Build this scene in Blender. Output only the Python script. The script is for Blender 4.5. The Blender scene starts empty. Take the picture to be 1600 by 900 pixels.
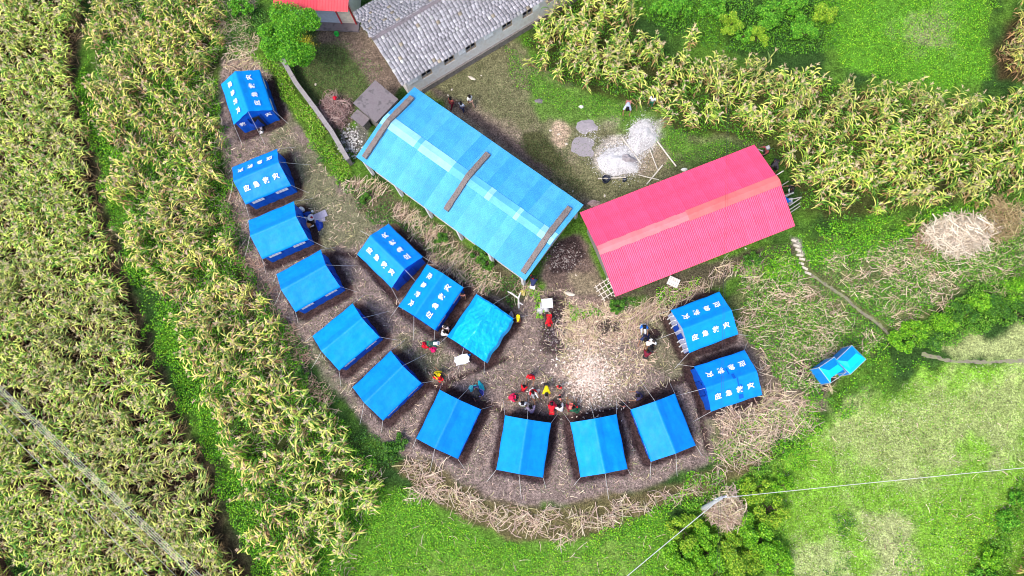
import bpy, bmesh, math, random
import numpy as np
from mathutils import Vector, Matrix, Euler
random.seed(7); rng = np.random.default_rng(7)
SC = bpy.context.scene
COL = SC.collection
R_ = math.radians

# ------------------------------------------------------------------ camera
CAM_H = 45.0; FPX = 1067.0
_d = np.array([60.0, -220.0, -FPX]); _d /= np.linalg.norm(_d); _zc = -_d
_yc = np.array([0, 1.0, 0]) - _zc[1]*_zc; _yc /= np.linalg.norm(_yc)
CR = np.array([np.cross(_yc, _zc), _yc, _zc])
cd = bpy.data.cameras.new('camera'); cam = bpy.data.objects.new('camera', cd); COL.objects.link(cam)
cd.sensor_width = 36; cd.lens = 36*FPX/1600; cd.clip_start = .1; cd.clip_end = 3000
cam.matrix_world = Matrix.Translation((0, 0, CAM_H)) @ Matrix(CR.tolist()).to_4x4()
SC.camera = cam

# ------------------------------------------------------------------ sky, sun, exposure
SUN_EL, SUN_AZ = 58.0, 222.0            # bright overcast, light from the south-west
w = bpy.data.worlds.new('World'); SC.world = w; w.use_nodes = True
nt = w.node_tree; bg = nt.nodes['Background']
sky = nt.nodes.new('ShaderNodeTexSky'); sky.sky_type = 'NISHITA'; sky.sun_disc = False
sky.sun_elevation = R_(SUN_EL); sky.sun_rotation = R_(SUN_AZ); sky.dust_density = 3.0; sky.air_density = 1.0
nt.links.new(sky.outputs[0], bg.inputs[0]); bg.inputs[1].default_value = 0.13
sl = bpy.data.lights.new('sun', 'SUN'); so = bpy.data.objects.new('sun', sl); COL.objects.link(so)
sl.energy = 1.5; sl.angle = R_(20); sl.color = (1.0, .95, .88)
_a, _e = R_(SUN_AZ), R_(SUN_EL)
sdir = Vector((math.sin(_a)*math.cos(_e), math.cos(_a)*math.cos(_e), math.sin(_e)))
so.rotation_euler = sdir.to_track_quat('Z', 'Y').to_euler(); so.location = sdir*60
SC.view_settings.view_transform = 'Standard'; SC.view_settings.look = 'None'
SC.view_settings.gamma = 1; SC.view_settings.exposure = 1.0
SC.cycles.filter_width = 1.05

# ------------------------------------------------------------------ small helpers
def P(px, py, z=0.0):
    """point of the place at height z that the photograph shows at (px, py)"""
    v = CR @ np.array([px-800.0, 450.0-py, -FPX]); t = (z-CAM_H)/v[2]
    return (v[0]*t, v[1]*t)
def hsh(ix, iy, s):
    h = (ix*374761393 + iy*668265263 + s*974634777) & 0xffffffff
    h = ((h ^ (h >> 13))*1274126177) & 0xffffffff
    return ((h ^ (h >> 16)) & 0xffff)/65535.0
def vnoise(x, y, s=0):
    x = np.asarray(x, float); y = np.asarray(y, float)
    ix = np.floor(x).astype(np.int64); iy = np.floor(y).astype(np.int64)
    fx = x-ix; fy = y-iy; fx = fx*fx*(3-2*fx); fy = fy*fy*(3-2*fy)
    a = hsh(ix, iy, s); b = hsh(ix+1, iy, s); c = hsh(ix, iy+1, s); d = hsh(ix+1, iy+1, s)
    return (a*(1-fx)+b*fx)*(1-fy)+(c*(1-fx)+d*fx)*fy
def fbm(x, y, s=0, o=4):
    r = 0; a = .5; t = 0
    for k in range(o): r = r+a*vnoise(x*2**k, y*2**k, s+k*17); t += a; a *= .55
    return r/t
def sstep(v): v = np.clip(v, 0, 1); return v*v*(3-2*v)
def sdpoly(x, y, poly):
    """signed distance, negative inside"""
    d = np.full(x.shape, 1e9); ins = np.zeros(x.shape, bool); n = len(poly)
    for i in range(n):
        ax, ay = poly[i]; bx, by = poly[(i+1) % n]
        ex, ey = bx-ax, by-ay; L = ex*ex+ey*ey+1e-12
        t = np.clip(((x-ax)*ex+(y-ay)*ey)/L, 0, 1)
        d = np.minimum(d, (x-ax-ex*t)**2+(y-ay-ey*t)**2)
        c = ((ay > y) != (by > y))
        with np.errstate(divide='ignore', invalid='ignore'):
            c &= x < (bx-ax)*(y-ay)/((by-ay) if abs(by-ay) > 1e-9 else 1e-9)+ax
        ins ^= c
    d = np.sqrt(d); return np.where(ins, -d, d)
def sdline(x, y, pts):
    d = np.full(x.shape, 1e9)
    for (ax, ay), (bx, by) in zip(pts, pts[1:]):
        ex, ey = bx-ax, by-ay; L = ex*ex+ey*ey+1e-12
        t = np.clip(((x-ax)*ex+(y-ay)*ey)/L, 0, 1)
        d = np.minimum(d, (x-ax-ex*t)**2+(y-ay-ey*t)**2)
    return np.sqrt(d)
def PP(pts, z=0.0): return [P(a, b, z) for a, b in pts]
def circ(cx, cy, rx, ry=None, n=14):
    ry = ry or rx
    return [(cx+rx*math.cos(2*math.pi*i/n), cy+ry*math.sin(2*math.pi*i/n)) for i in range(n)]

def tag(o, label=None, cat=None, group=None, kind=None):
    if label: o['label'] = label
    if cat: o['category'] = cat
    if group: o['group'] = group
    if kind: o['kind'] = kind
    return o
def empty(name, loc=(0, 0, 0), rz=0, **k):
    o = bpy.data.objects.new(name, None); o.empty_display_size = .3
    o.location = loc; o.rotation_euler = (0, 0, rz); COL.objects.link(o); return tag(o, **k)
class MB:
    def __init__(s): s.v = []; s.f = []; s.c = []; s.smooth = False
    def quad(s, a, b, c, d): n = len(s.v); s.v += [tuple(a), tuple(b), tuple(c), tuple(d)]; s.f.append((n, n+1, n+2, n+3))
    def tri(s, a, b, c): n = len(s.v); s.v += [tuple(a), tuple(b), tuple(c)]; s.f.append((n, n+1, n+2))
    def box(s, c, sz, rz=0.0, M=None, taper=1.0):
        n = len(s.v); cx, cy, cz = c; hx, hy, hz = sz[0]/2, sz[1]/2, sz[2]/2
        cs, sn = math.cos(rz), math.sin(rz)
        for z in (-hz, hz):
            k = taper if z > 0 else 1
            for x, y in ((-hx, -hy), (hx, -hy), (hx, hy), (-hx, hy)):
                x *= k; y *= k
                p = (cx+x*cs-y*sn, cy+x*sn+y*cs, cz+z)
                if M is not None: p = tuple(M @ Vector((x, y, z))+Vector(c))
                s.v.append(p)
        for f in ((3, 2, 1, 0), (4, 5, 6, 7), (0, 1, 5, 4), (1, 2, 6, 5), (2, 3, 7, 6), (3, 0, 4, 7)): s.f.append(tuple(n+i for i in f))
    def tube(s, pts, r, k=6, cap=True):
        pts = [Vector(p) for p in pts]; rs = r if isinstance(r, (list, tuple)) else [r]*len(pts)
        n0 = len(s.v)
        for i, p in enumerate(pts):
            t = (pts[min(i+1, len(pts)-1)]-pts[max(i-1, 0)]).normalized()
            u = t.cross(Vector((0, 0, 1)) if abs(t.z) < .9 else Vector((1, 0, 0))).normalized(); w_ = t.cross(u)
            for j in range(k):
                a = 2*math.pi*j/k; s.v.append(tuple(p+(u*math.cos(a)+w_*math.sin(a))*rs[i]))
        for i in range(len(pts)-1):
            for j in range(k):
                a = n0+i*k+j; b = n0+i*k+(j+1) % k; s.f.append((a, b, b+k, a+k))
        if cap:
            s.f.append(tuple(n0+j for j in reversed(range(k)))); m = n0+(len(pts)-1)*k; s.f.append(tuple(m+j for j in range(k)))
    def lathe(s, prof, c=(0, 0, 0), k=12, sx=1, sy=1):
        n0 = len(s.v)
        for r, z in prof:
            for j in range(k):
                a = 2*math.pi*j/k; s.v.append((c[0]+r*sx*math.cos(a), c[1]+r*sy*math.sin(a), c[2]+z))
        for i in range(len(prof)-1):
            for j in range(k):
                a = n0+i*k+j; b = n0+i*k+(j+1) % k; s.f.append((a, b, b+k, a+k))
    def grid(s, fn, nu, nv, flip=False):
        n0 = len(s.v)
        for i in range(nu+1):
            for j in range(nv+1): s.v.append(tuple(fn(i/nu, j/nv)))
        for i in range(nu):
            for j in range(nv):
                a = n0+i*(nv+1)+j; q = (a, a+1, a+nv+2, a+nv+1); s.f.append(q[::-1] if not flip else q)
    def mesh(s, name, mat=None, smooth=False):
        me = bpy.data.meshes.new(name); me.from_pydata(s.v, [], s.f); me.update()
        if mat: me.materials.append(mat)
        if smooth: me.polygons.foreach_set('use_smooth', [True]*len(me.polygons))
        return me
    def build(s, name, mat=None, parent=None, loc=None, rz=0, smooth=False, **k):
        o = bpy.data.objects.new(name, s.mesh(name, mat, smooth)); COL.objects.link(o)
        if parent: o.parent = parent
        if loc is not None: o.location = loc
        o.rotation_euler = (0, 0, rz); return tag(o, **k)
def link(name, me, parent=None, loc=(0, 0, 0), rz=0, **k):
    o = bpy.data.objects.new(name, me); COL.objects.link(o)
    if parent: o.parent = parent
    o.location = loc; o.rotation_euler = (0, 0, rz); return tag(o, **k)
def npmesh(name, V, F, C=None, mat=None, smooth=False):
    """V (n,3), F (m,k) one polygon size, C (n,3) point colours"""
    me = bpy.data.meshes.new(name); n, (m, k) = len(V), F.shape
    me.vertices.add(n); me.vertices.foreach_set('co', np.ascontiguousarray(V, np.float32).ravel())
    me.loops.add(m*k); me.loops.foreach_set('vertex_index', np.ascontiguousarray(F, np.int32).ravel())
    me.polygons.add(m); me.polygons.foreach_set('loop_start', np.arange(0, m*k, k, dtype=np.int32))
    try: me.polygons.foreach_set('loop_total', np.full(m, k, np.int32))
    except Exception: pass
    if smooth: me.polygons.foreach_set('use_smooth', np.ones(m, bool))
    if C is not None:
        a = me.color_attributes.new('Col', 'FLOAT_COLOR', 'POINT')
        a.data.foreach_set('color', np.concatenate([C, np.ones((n, 1))], 1).astype(np.float32).ravel())
    me.update(calc_edges=True); me.validate()
    if mat: me.materials.append(mat)
    return me

# ------------------------------------------------------------------ materials
def mat(name, col, rough=.7, noise=0.0, nscale=8.0, bump=0.0, bscale=40.0, spec=.3, attr=None, trans=0.0, col2=None, metal=0.0, sheen=0):
    m = bpy.data.materials.new(name); m.use_nodes = True; t = m.node_tree; N = t.nodes; L = t.links
    b = N['Principled BSDF']; b.inputs['Roughness'].default_value = rough; b.inputs['Specular IOR Level'].default_value = spec
    b.inputs['Metallic'].default_value = metal
    if attr:
        a = N.new('ShaderNodeAttribute'); a.attribute_name = attr; src = a.outputs['Color']
    else:
        a = N.new('ShaderNodeRGB'); a.outputs[0].default_value = (*col, 1); src = a.outputs[0]
    tc = N.new('ShaderNodeTexCoord')
    if noise > 0 or col2:
        n = N.new('ShaderNodeTexNoise'); n.inputs['Scale'].default_value = nscale; n.inputs['Detail'].default_value = 6; n.inputs['Roughness'].default_value = .65
        L.new(tc.outputs['Object'], n.inputs['Vector'])
        if col2:
            r = N.new('ShaderNodeMapRange'); r.inputs['From Min'].default_value = .44; r.inputs['From Max'].default_value = .58
            L.new(n.outputs['Fac'], r.inputs['Value'])
            x = N.new('ShaderNodeMix'); x.data_type = 'RGBA'; L.new(r.outputs[0], x.inputs[0]); L.new(src, x.inputs[6]); x.inputs[7].default_value = (*col2, 1); src = x.outputs[2]
        if noise > 0:
            r = N.new('ShaderNodeMapRange'); r.inputs['From Min'].default_value = .38; r.inputs['From Max'].default_value = .62
            r.inputs['To Min'].default_value = 1-noise; r.inputs['To Max'].default_value = 1+noise; L.new(n.outputs['Fac'], r.inputs['Value'])
            x = N.new('ShaderNodeVectorMath'); x.operation = 'SCALE'; L.new(src, x.inputs[0]); L.new(r.outputs[0], x.inputs['Scale']); src = x.outputs[0]
    L.new(src, b.inputs['Base Color'])
    if bump > 0:
        n = N.new('ShaderNodeTexNoise'); n.inputs['Scale'].default_value = bscale; n.inputs['Detail'].default_value = 5; L.new(tc.outputs['Object'], n.inputs['Vector'])
        q = N.new('ShaderNodeBump'); q.inputs['Strength'].default_value = bump; q.inputs['Distance'].default_value = .05
        L.new(n.outputs['Fac'], q.inputs['Height']); L.new(q.outputs[0], b.inputs['Normal'])
    if trans > 0:
        tr = N.new('ShaderNodeBsdfTranslucent'); L.new(src, tr.inputs['Color']); mx = N.new('ShaderNodeMixShader'); mx.inputs[0].default_value = trans
        L.new(b.outputs[0], mx.inputs[1]); L.new(tr.outputs[0], mx.inputs[2]); L.new(mx.outputs[0], N['Material Output'].inputs['Surface'])
    return m
_cm = {}
def cmat(col, rough=.75, noise=.12, bump=.15):
    k = (tuple(col), rough)
    if k not in _cm: _cm[k] = mat('cloth_%d' % len(_cm), col, rough, noise, 9, bump, 30)
    return _cm[k]
M_leaf = mat('leaf', (0, 0, 0), .55, attr='Col', trans=.12, noise=.12, nscale=14)
M_dry = mat('dry_stalk', (0, 0, 0), .7, attr='Col', trans=.1, noise=.15, nscale=20)
M_tent = mat('tent_fabric', (0, .19, .72), .5, .08, 2.2, .25, 5, spec=.25, attr='Col')
M_print = mat('white_print', (.85, .87, .9), .6, .05, 20)
M_rope = mat('rope', (.8, .79, .77), .8)
M_white = mat('white_plastic', (.8, .8, .79), .45, .05, 6, .1, 15)
M_grey = mat('galvanised', (.5, .51, .53), .4, .15, 6)
M_wood = mat('bare_wood', (.5, .4, .29), .8, .25, 12, .3, 60)
M_dark = mat('dark_inside', (.02, .02, .025), .9)
M_conc = mat('weathered_concrete', (.25, .22, .235), .9, .5, 2.2, .5, 25, col2=(.13, .11, .12))
M_plaster = mat('old_plaster', (.85, .83, .80), .9, .2, 3, .4, 15, col2=(.6, .56, .52))
M_stonewall = mat('rough_stone', (.32, .29, .27), .9, .5, 7, .8, 12, col2=(.1, .085, .08))

# ------------------------------------------------------------------ the lie of the land
TENT_Z = 1.6; TL_, TW_ = 3.34, 2.92
TC = {1: [(345,131),(364.7,195.6),(427.6,172.4),(405.6,109.3)], 2: [(361.5,260),(431,232),(454.5,289.5),(385.6,319)],
 3: [(384.4,344.8),(456.6,313.5),(487,373),(410,405)], 4: [(429,428),(500.6,390.5),(533,447),(464,488)],
 5: [(486.4,524.4),(548.6,473.8),(594.7,527),(531.5,579)], 6: [(550,606),(609,548),(660.4,598),(598.6,656.6)],
 7: [(685.6,609.8),(650.8,687.5),(714.6,715.5),(753.3,638)], 8: [(789.3,649.3),(776,736),(848,744),(860.8,660.8)],
 9: [(891.5,660),(906.7,744),(981.3,734.7),(962.7,647)], 10: [(985.3,638.7),(1017.3,722),(1087.5,696),(1054.7,615.2)],
 11: [(1085,573),(1162.8,548),(1190.6,616),(1111.4,642.5)], 12: [(1048,485.6),(1123.3,456.4),(1152.5,521.7),(1078,550)],
 13: [(605,349),(662,403),(613.6,451),(558,396)], 14: [(666.4,414.7),(622.5,477),(681,514.7),(722.8,450)],
 15: [(738.6,456.4),(698.3,523),(760.8,562),(804,506)]}
def rectfit(px, z):
    """centre, angle of side 0-1, length, width of the rectangle whose corners the photo shows"""
    q = np.array(PP(px, z)); c = q.mean(0)
    u = (q[1]-q[0])+(q[2]-q[3]); a = math.atan2(u[1], u[0])
    L = np.linalg.norm(u)/2; W = np.linalg.norm((q[2]-q[1])+(q[3]-q[0]))/2
    return c, a, L, W
TENTS = {k: rectfit(v, TENT_Z)[:2] for k, v in TC.items()}
def rectd(x, y, c, a, L, W):
    dx, dy = x-c[0], y-c[1]; cs, sn = math.cos(a), math.sin(a)
    u = np.abs(dx*cs+dy*sn)-L/2; v = np.abs(-dx*sn+dy*cs)-W/2
    return np.hypot(np.maximum(u, 0), np.maximum(v, 0))+np.minimum(np.maximum(u, v), 0)
WEST = PP([(-400,-200),(118,-160),(122,60),(116,130),(124,180),(146,225),(155,280),(166,330),(195,420),(215,480),(241,560),(270,620),(298,680),(340,735),(345,790),(360,840),(405,905),(450,1100),(-400,1100)])
MEADOW = PP([(1750,560),(1600,580),(1440,580),(1380,615),(1300,660),(1240,705),(1190,735),(1150,745),(1080,800),(1000,850),(950,960),(950,1150),(1900,1150)])
DITCH = [PP(l) for l in ([(690,600),(730,585),(790,560)], [(525,395),(565,402),(597,445),(628,487)], [(1078,545),(1092,640),(1106,700)],
  [(690,505),(740,560),(765,572)], [(655,600),(690,605),(755,628),(790,645)], [(862,655),(985,638)], [(1000,640),(1030,605),(1080,590)])]
def height(x, y):
    x = np.asarray(x, float); y = np.asarray(y, float)
    h = .10*(fbm(x*.25, y*.25, 3, 3)-.5)+.05*(fbm(x*1.3, y*1.3, 5, 3)-.5)
    d = sdpoly(x, y, WEST); h = h-.4*sstep((.1-d)/.9)
    d = sdpoly(x, y, MEADOW); h = h-.5*sstep((.3-d)/1.6)
    for k, (c, a) in TENTS.items():
        near = rectd(x, y, c, a, TL_-.16, TW_-.16); h = h-.13*np.exp(-((near-.3)/.17)**2)
    for l in DITCH: h = h-.10*np.exp(-(sdline(x, y, l)/.16)**2)
    return h
def PG(px, py):
    x, y = P(px, py, 0)
    for _ in range(3):
        z = float(height(np.array([x]), np.array([y]))[0]); x, y = P(px, py, z)
    return x, y, z
def hz(x, y): return float(height(np.array([x]), np.array([y]))[0])
def at(px, py, up=0.0):
    x, y, z = PG(px, py)
    if up: x, y = P(px, py, z+up)
    return (x, y, hz(x, y))
def PPG(pts): return [PG(a, b)[:2] for a, b in pts]

CORN_W = PPG([(-160,-90),(125,-90),(125,60),(121,130),(127,180),(145,225),(155,280),(165,330),(192,420),(212,480),(240,560),(266,620),(293,680),(333,735),(338,790),(353,840),(398,910),(403,990),(75,990),(62,900),(37,840),(17,780),(-18,720),(-160,640)])
CORN_SW = PPG([(-160,700),(-40,760),(-10,800),(20,860),(40,990),(-160,990)])
CORN_M = PPG([(160,-90),(350,-90),(352,60),(338,120),(345,180),(345,240),(362,300),(372,350),(385,420),(425,480),(465,560),(510,625),(555,690),(590,725),(600,760),(585,800),(550,850),(520,990),(460,990),(420,860),(392,790),(394,740),(365,700),(344,640),(315,580),(289,520),(262,470),(236,420),(212,350),(196,300),(184,240),(160,190),(150,120),(150,60)])
CORN_NE = PPG([(818,62),(830,85),(880,132),(930,150),(1000,163),(1030,172),(1050,205),(1100,208),(1150,215),(1200,235),(1245,285),(1250,330),(1290,345),(1400,335),(1470,318),(1600,303),(1720,285),(1720,165),(1600,180),(1480,172),(1400,158),(1330,135),(1200,122),(1130,110),(1040,85),(985,50),(960,-90),(860,-90),(872,20)])
CORN_NE2 = PPG([(1560,125),(1548,80),(1575,30),(1625,0),(1720,-10),(1720,130),(1620,130)])
CORN_SE = PPG([(1572,990),(1578,890),(1605,835),(1700,780),(1700,990)])
BLUE = rectfit([(649,135),(556,245),(820.5,438),(910,320)], 3.0)
RED = rectfit([(906.7,331.7),(963,464),(1242,352),(1178,225.7)], 3.0)

# ground colours (the materials lying there: soil, mown grass, litter, gravel dust)
SOIL = (.21,.158,.138); DSOIL = (.042,.022,.022); GREEN = (.05,.13,.016); BRIGHT = (.11,.27,.018); DGREEN = (.03,.07,.015)
TAN = (.36,.27,.2); DRYG = (.2,.2,.1); CEM = (.3,.27,.28); PALE = (.7,.68,.68)
ZONES = [  # polygon, colour, softness m, ragged m, max amount
 (CORN_W, (.035,.022,.016), .8, .6, 1), (CORN_SW, (.05,.032,.022), .8, .6, 1),
 (CORN_M, (.05,.065,.018), .8, .6, 1), (CORN_NE, (.05,.055,.016), .8, .6, .9), (CORN_NE2, (.06,.045,.02), .8, .6, 1), (CORN_SE, (.06,.045,.02), .8, .6, 1),
 (PPG([(128,-60),(132,60),(124,130),(132,180),(153,225),(162,280),(174,330),(203,420),(223,480),(249,560),(278,620),(306,680),(348,735),(353,790),(368,840),(413,905),(395,905),(340,840),(325,790),(318,735),(280,680),(250,620),(225,560),(198,480),(178,420),(152,330),(140,280),(130,225),(114,180),(108,130),(112,60),(112,-60)]), (.055,.045,.028), .4, .5, .8),
 (PPG([(1620,560),(1440,575),(1380,615),(1250,690),(1200,730),(1100,790),(1000,850),(960,990),(1560,990),(1620,860),(1750,760),(1750,560)]), (.165,.33,.032), 1.2, 1.0, 1),
 (PPG([(1330,640),(1450,600),(1620,600),(1620,690),(1480,740),(1400,760),(1330,720),(1310,690)]), (.36,.36,.17), 2.2, 2.4, .6),
 (PPG([(1340,800),(1400,790),(1430,860),(1420,960),(1330,960),(1360,880)]), (.42,.38,.22), 1.5, 1.6, .6),
 (PPG([(1240,850),(1310,840),(1300,990),(1220,990)]), (.4,.4,.2), 1.5, 1.6, .6),
 (PPG([(1480,540),(1620,510),(1620,570),(1500,562)]), (.36,.40,.16), 1.0, 1.0, .8),
 (PPG([(500,790),(620,755),(700,795),(790,850),(950,820),(1050,790),(1060,990),(430,990)]), (.10,.22,.025), .8, .8, 1),
 (PPG([(820,900),(850,860),(1000,850),(1030,990),(600,990),(640,880),(740,870)]), (.17,.27,.05), 1.5, 2, .7),
 (PPG([(1300,-60),(1560,-60),(1540,60),(1550,120),(1480,145),(1400,130),(1330,105),(1290,70)]), (.09,.23,.02), .8, .8, 1),
 (circ(*P(1470,45), 1.3), (.26,.27,.13), 1.6, 2.6, .6), (circ(*P(1435,60), 1.3), (.24,.25,.12), 1.4, 1.6, .7),
 # camp ground
 (PPG([(352,95),(440,98),(478,185),(512,245),(545,295),(575,335),(640,345),(700,410),(760,455),(830,465),(870,440),(905,385),(940,470),(985,480),(1045,465),(1100,450),(1180,540),(1235,610),(1130,690),(1120,725),(1060,745),(1000,765),(880,790),(790,795),(700,750),(640,718),(580,680),(535,625),(485,560),(425,485),(385,405),(358,320),(345,230),(340,150)]), SOIL, .5, .5, 1),
 (PPG([(365,195),(450,190),(520,270),(590,350),(560,390),(500,380),(460,310),(470,250),(430,225)]), (.155,.16,.085), .9, 1.6, .8),
 (PPG([(620,520),(700,560),(680,600),(640,570)]), (.15,.15,.08), 1, 1.4, .7), (PPG([(1010,480),(1050,490),(1080,570),(1060,610),(1000,560)]), (.15,.14,.08), .8, .9, .8),
 (PPG([(500,520),(540,590),(560,640),(480,560),(430,490)]), (.13,.15,.07), .9, 1.4, .7),
 (circ(*P(930,500), 3.2, 1.8), (.30,.215,.175), .8, .8, .9), (circ(*P(868,520), .95, 1.5), (.055,.033,.035), .5, .5, .95),
 (circ(*P(868,478), 1.0, .8), (.05,.03,.03), .5, .5, .9), (circ(*P(950,512), 1.25, .8), (.09,.06,.045), .5, .5, .8),
 (circ(*P(922,590), 2.3, 2.1), (.30,.23,.19), .9, .8, .8),
 (PPG([(870,375),(905,370),(945,440),(930,470),(860,455),(845,430)]), (.14,.10,.085), .5, .5, 1), (PPG([(862,380),(897,372),(912,400),(890,425),(862,425)]), (.045,.03,.03), .3, .4, 1),
 (PPG([(890,430),(930,425),(945,455),(900,460)]), (.24,.2,.13), .6, .6, .8),
 # strip between school and tents, right field
 (PPG([(535,270),(600,290),(720,380),(835,450),(800,480),(730,445),(650,375),(600,345),(560,330)]), (.10,.09,.05), .5, .6, 1),
 (PPG([(945,465),(1050,430),(1180,390),(1245,378),(1250,400),(1180,420),(1130,445),(1040,470)]), (.09,.08,.05), .5, .6, 1),
 (PPG([(1150,440),(1250,395),(1400,370),(1500,345),(1620,320),(1620,430),(1540,440),(1490,460),(1390,530),(1330,570),(1270,620),(1255,670),(1200,705),(1110,715),(1110,660),(1200,620),(1190,550),(1160,520)]), (.12,.14,.05), .7, 1.0, 1),
 (PPG([(1170,540),(1230,520),(1290,560),(1280,640),(1200,700),(1120,710),(1120,660),(1200,620)]), (.17,.13,.10), .8, .9, .9),
 (circ(*P(1275,585), 1.3, 1.0), (.05,.03,.03), .4, .4, .9),
 (PPG([(610,725),(660,715),(760,785),(870,795),(1000,770),(1120,725),(1200,690),(1230,700),(1150,750),(1050,790),(950,830),(860,850),(770,835),(680,790)]), (.12,.10,.045), .5, .6, .95),
 # yard north of the school
 (PPG([(700,85),(800,50),(850,110),(900,150),(1030,175),(1060,210),(1190,225),(1060,290),(920,330),(850,290),(745,215),(655,140)]), (.15,.145,.075), .7, .8, 1),
 (PPG([(800,90),(880,140),(1030,175),(1060,215),(1180,230),(1080,270),(1030,230),(940,195),(850,185)]), (.10,.2,.03), .7, .8, .9),
 (PPG([(690,150),(800,190),(880,230),(900,270),(860,270),(780,220),(700,180)]), (.26,.2,.15), 1.4, 1.4, .85),
 (PPG([(660,130),(760,205),(850,275),(915,330),(925,312),(880,270),(830,240),(790,210),(750,180),(700,145)]), (.115,.083,.075), .5, .4, .95),
 (PPG([(815,205),(850,205),(900,270),(925,300),(905,300),(860,265),(825,240)]), (.06,.065,.025), .4, .3, .95),
 (circ(*P(872,212), .7, 1.1), (.45,.33,.24), .4, .5, .9), (circ(*P(955,192), .7, .5), (.3,.26,.18), .5, .5, .6),
 (circ(*P(968,244), 1.9, 1.5), (.42,.37,.33), .5, .4, .8), (circ(*P(1010,245), 1.6, 1.2), (.28,.22,.16), .5, .5, .8), (circ(*P(900,285), 1.8, 1.5), (.17,.16,.08), .6, .6, .6),
 (PPG([(995,190),(1040,185),(1020,240),(975,250)]), (.42,.39,.35), .5, .4, .8),
 (PPG([(1060,235),(1160,220),(1180,235),(1080,270),(1040,275)]), (.06,.09,.03), .5, .5, .7),
 # garden by the small house
 (PPG([(440,95),(500,50),(560,60),(590,110),(555,180),(545,240),(500,190)]), (.075,.095,.035), .5, .5, 1),
 (PPG([(500,40),(560,35),(600,80),(635,135),(600,160),(575,120),(545,80),(505,65)]), (.15,.11,.09), .5, .5, .95),
 (circ(*P(525,178), 1.5), (.12,.09,.07), .5, .5, .9),
 (PPG([(545,230),(560,180),(580,200),(560,250)]), (.14,.13,.12), .4, .4, .9),
 (PPG([(400,70),(445,105),(490,180),(530,240),(552,262),(545,285),(515,272),(480,215),(445,160),(415,110)]), (.08,.15,.02), .3, .4, 1),
 (PPG([(1235,370),(1250,375),(1260,400),(1250,400)]), (.4,.36,.32), .2, .2, .9)]
def groundcol(x, y):
    g = fbm(x*.35, y*.35, 31, 4); C = np.empty(x.shape+(3,)); t = sstep((g-.38)/.24)[..., None]
    C[:] = np.array(DGREEN)*(1-t)+np.array((.08,.17,.02))*t
    rag = (fbm(x*1.1, y*1.1, 77, 5)-.5)*2.6; rag2 = (fbm(x*.5, y*.5, 99, 4)-.5)*2.6
    for poly, c, soft, ragm, amt in ZONES:
        xs = [p[0] for p in poly]; ys = [p[1] for p in poly]; m = 3+ragm
        s = (x > min(xs)-m) & (x < max(xs)+m) & (y > min(ys)-m) & (y < max(ys)+m)
        if not s.any(): continue
        d = sdpoly(x[s], y[s], poly)+ragm*(.6*rag[s]+.6*rag2[s])
        a = (sstep(.5-d/soft)*amt)[:, None]; C[s] = C[s]*(1-a)+np.array(c)*a
    # mottling of the bare soil, ditches of freshly dug dark earth
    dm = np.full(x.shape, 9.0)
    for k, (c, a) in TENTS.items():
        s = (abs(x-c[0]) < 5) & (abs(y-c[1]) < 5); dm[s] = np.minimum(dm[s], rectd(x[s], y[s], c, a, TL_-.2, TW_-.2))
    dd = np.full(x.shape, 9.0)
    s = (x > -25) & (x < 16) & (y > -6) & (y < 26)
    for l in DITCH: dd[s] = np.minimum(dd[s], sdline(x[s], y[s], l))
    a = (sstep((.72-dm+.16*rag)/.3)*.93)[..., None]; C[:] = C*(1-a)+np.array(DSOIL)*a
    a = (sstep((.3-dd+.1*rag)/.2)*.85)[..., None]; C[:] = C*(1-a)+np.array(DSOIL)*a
    C *= (1+.5*(fbm(x*2.2, y*2.2, 55, 4)-.5)*2*.6)[..., None]
    return np.clip(C, .004, .9)
def axis(lo, hi, st, far):
    a = list(np.arange(lo, hi+st/2, st)); g = st
    while a[-1] < far: g *= 1.25; a.append(a[-1]+g)
    g = st; b = []; q = lo
    while q > -far: g *= 1.25; q -= g; b.append(q)
    return np.array(b[::-1]+a)
gx = axis(-45, 37, .15, 600); gy = axis(-13, 38, .15, 600)
X, Y = np.meshgrid(gx, gy, indexing='ij'); Z = height(X, Y)
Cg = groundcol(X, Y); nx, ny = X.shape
idx = np.arange(nx*ny).reshape(nx, ny)
Fg = np.stack([idx[:-1, :-1], idx[1:, :-1], idx[1:, 1:], idx[:-1, 1:]], -1).reshape(-1, 4)
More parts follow.
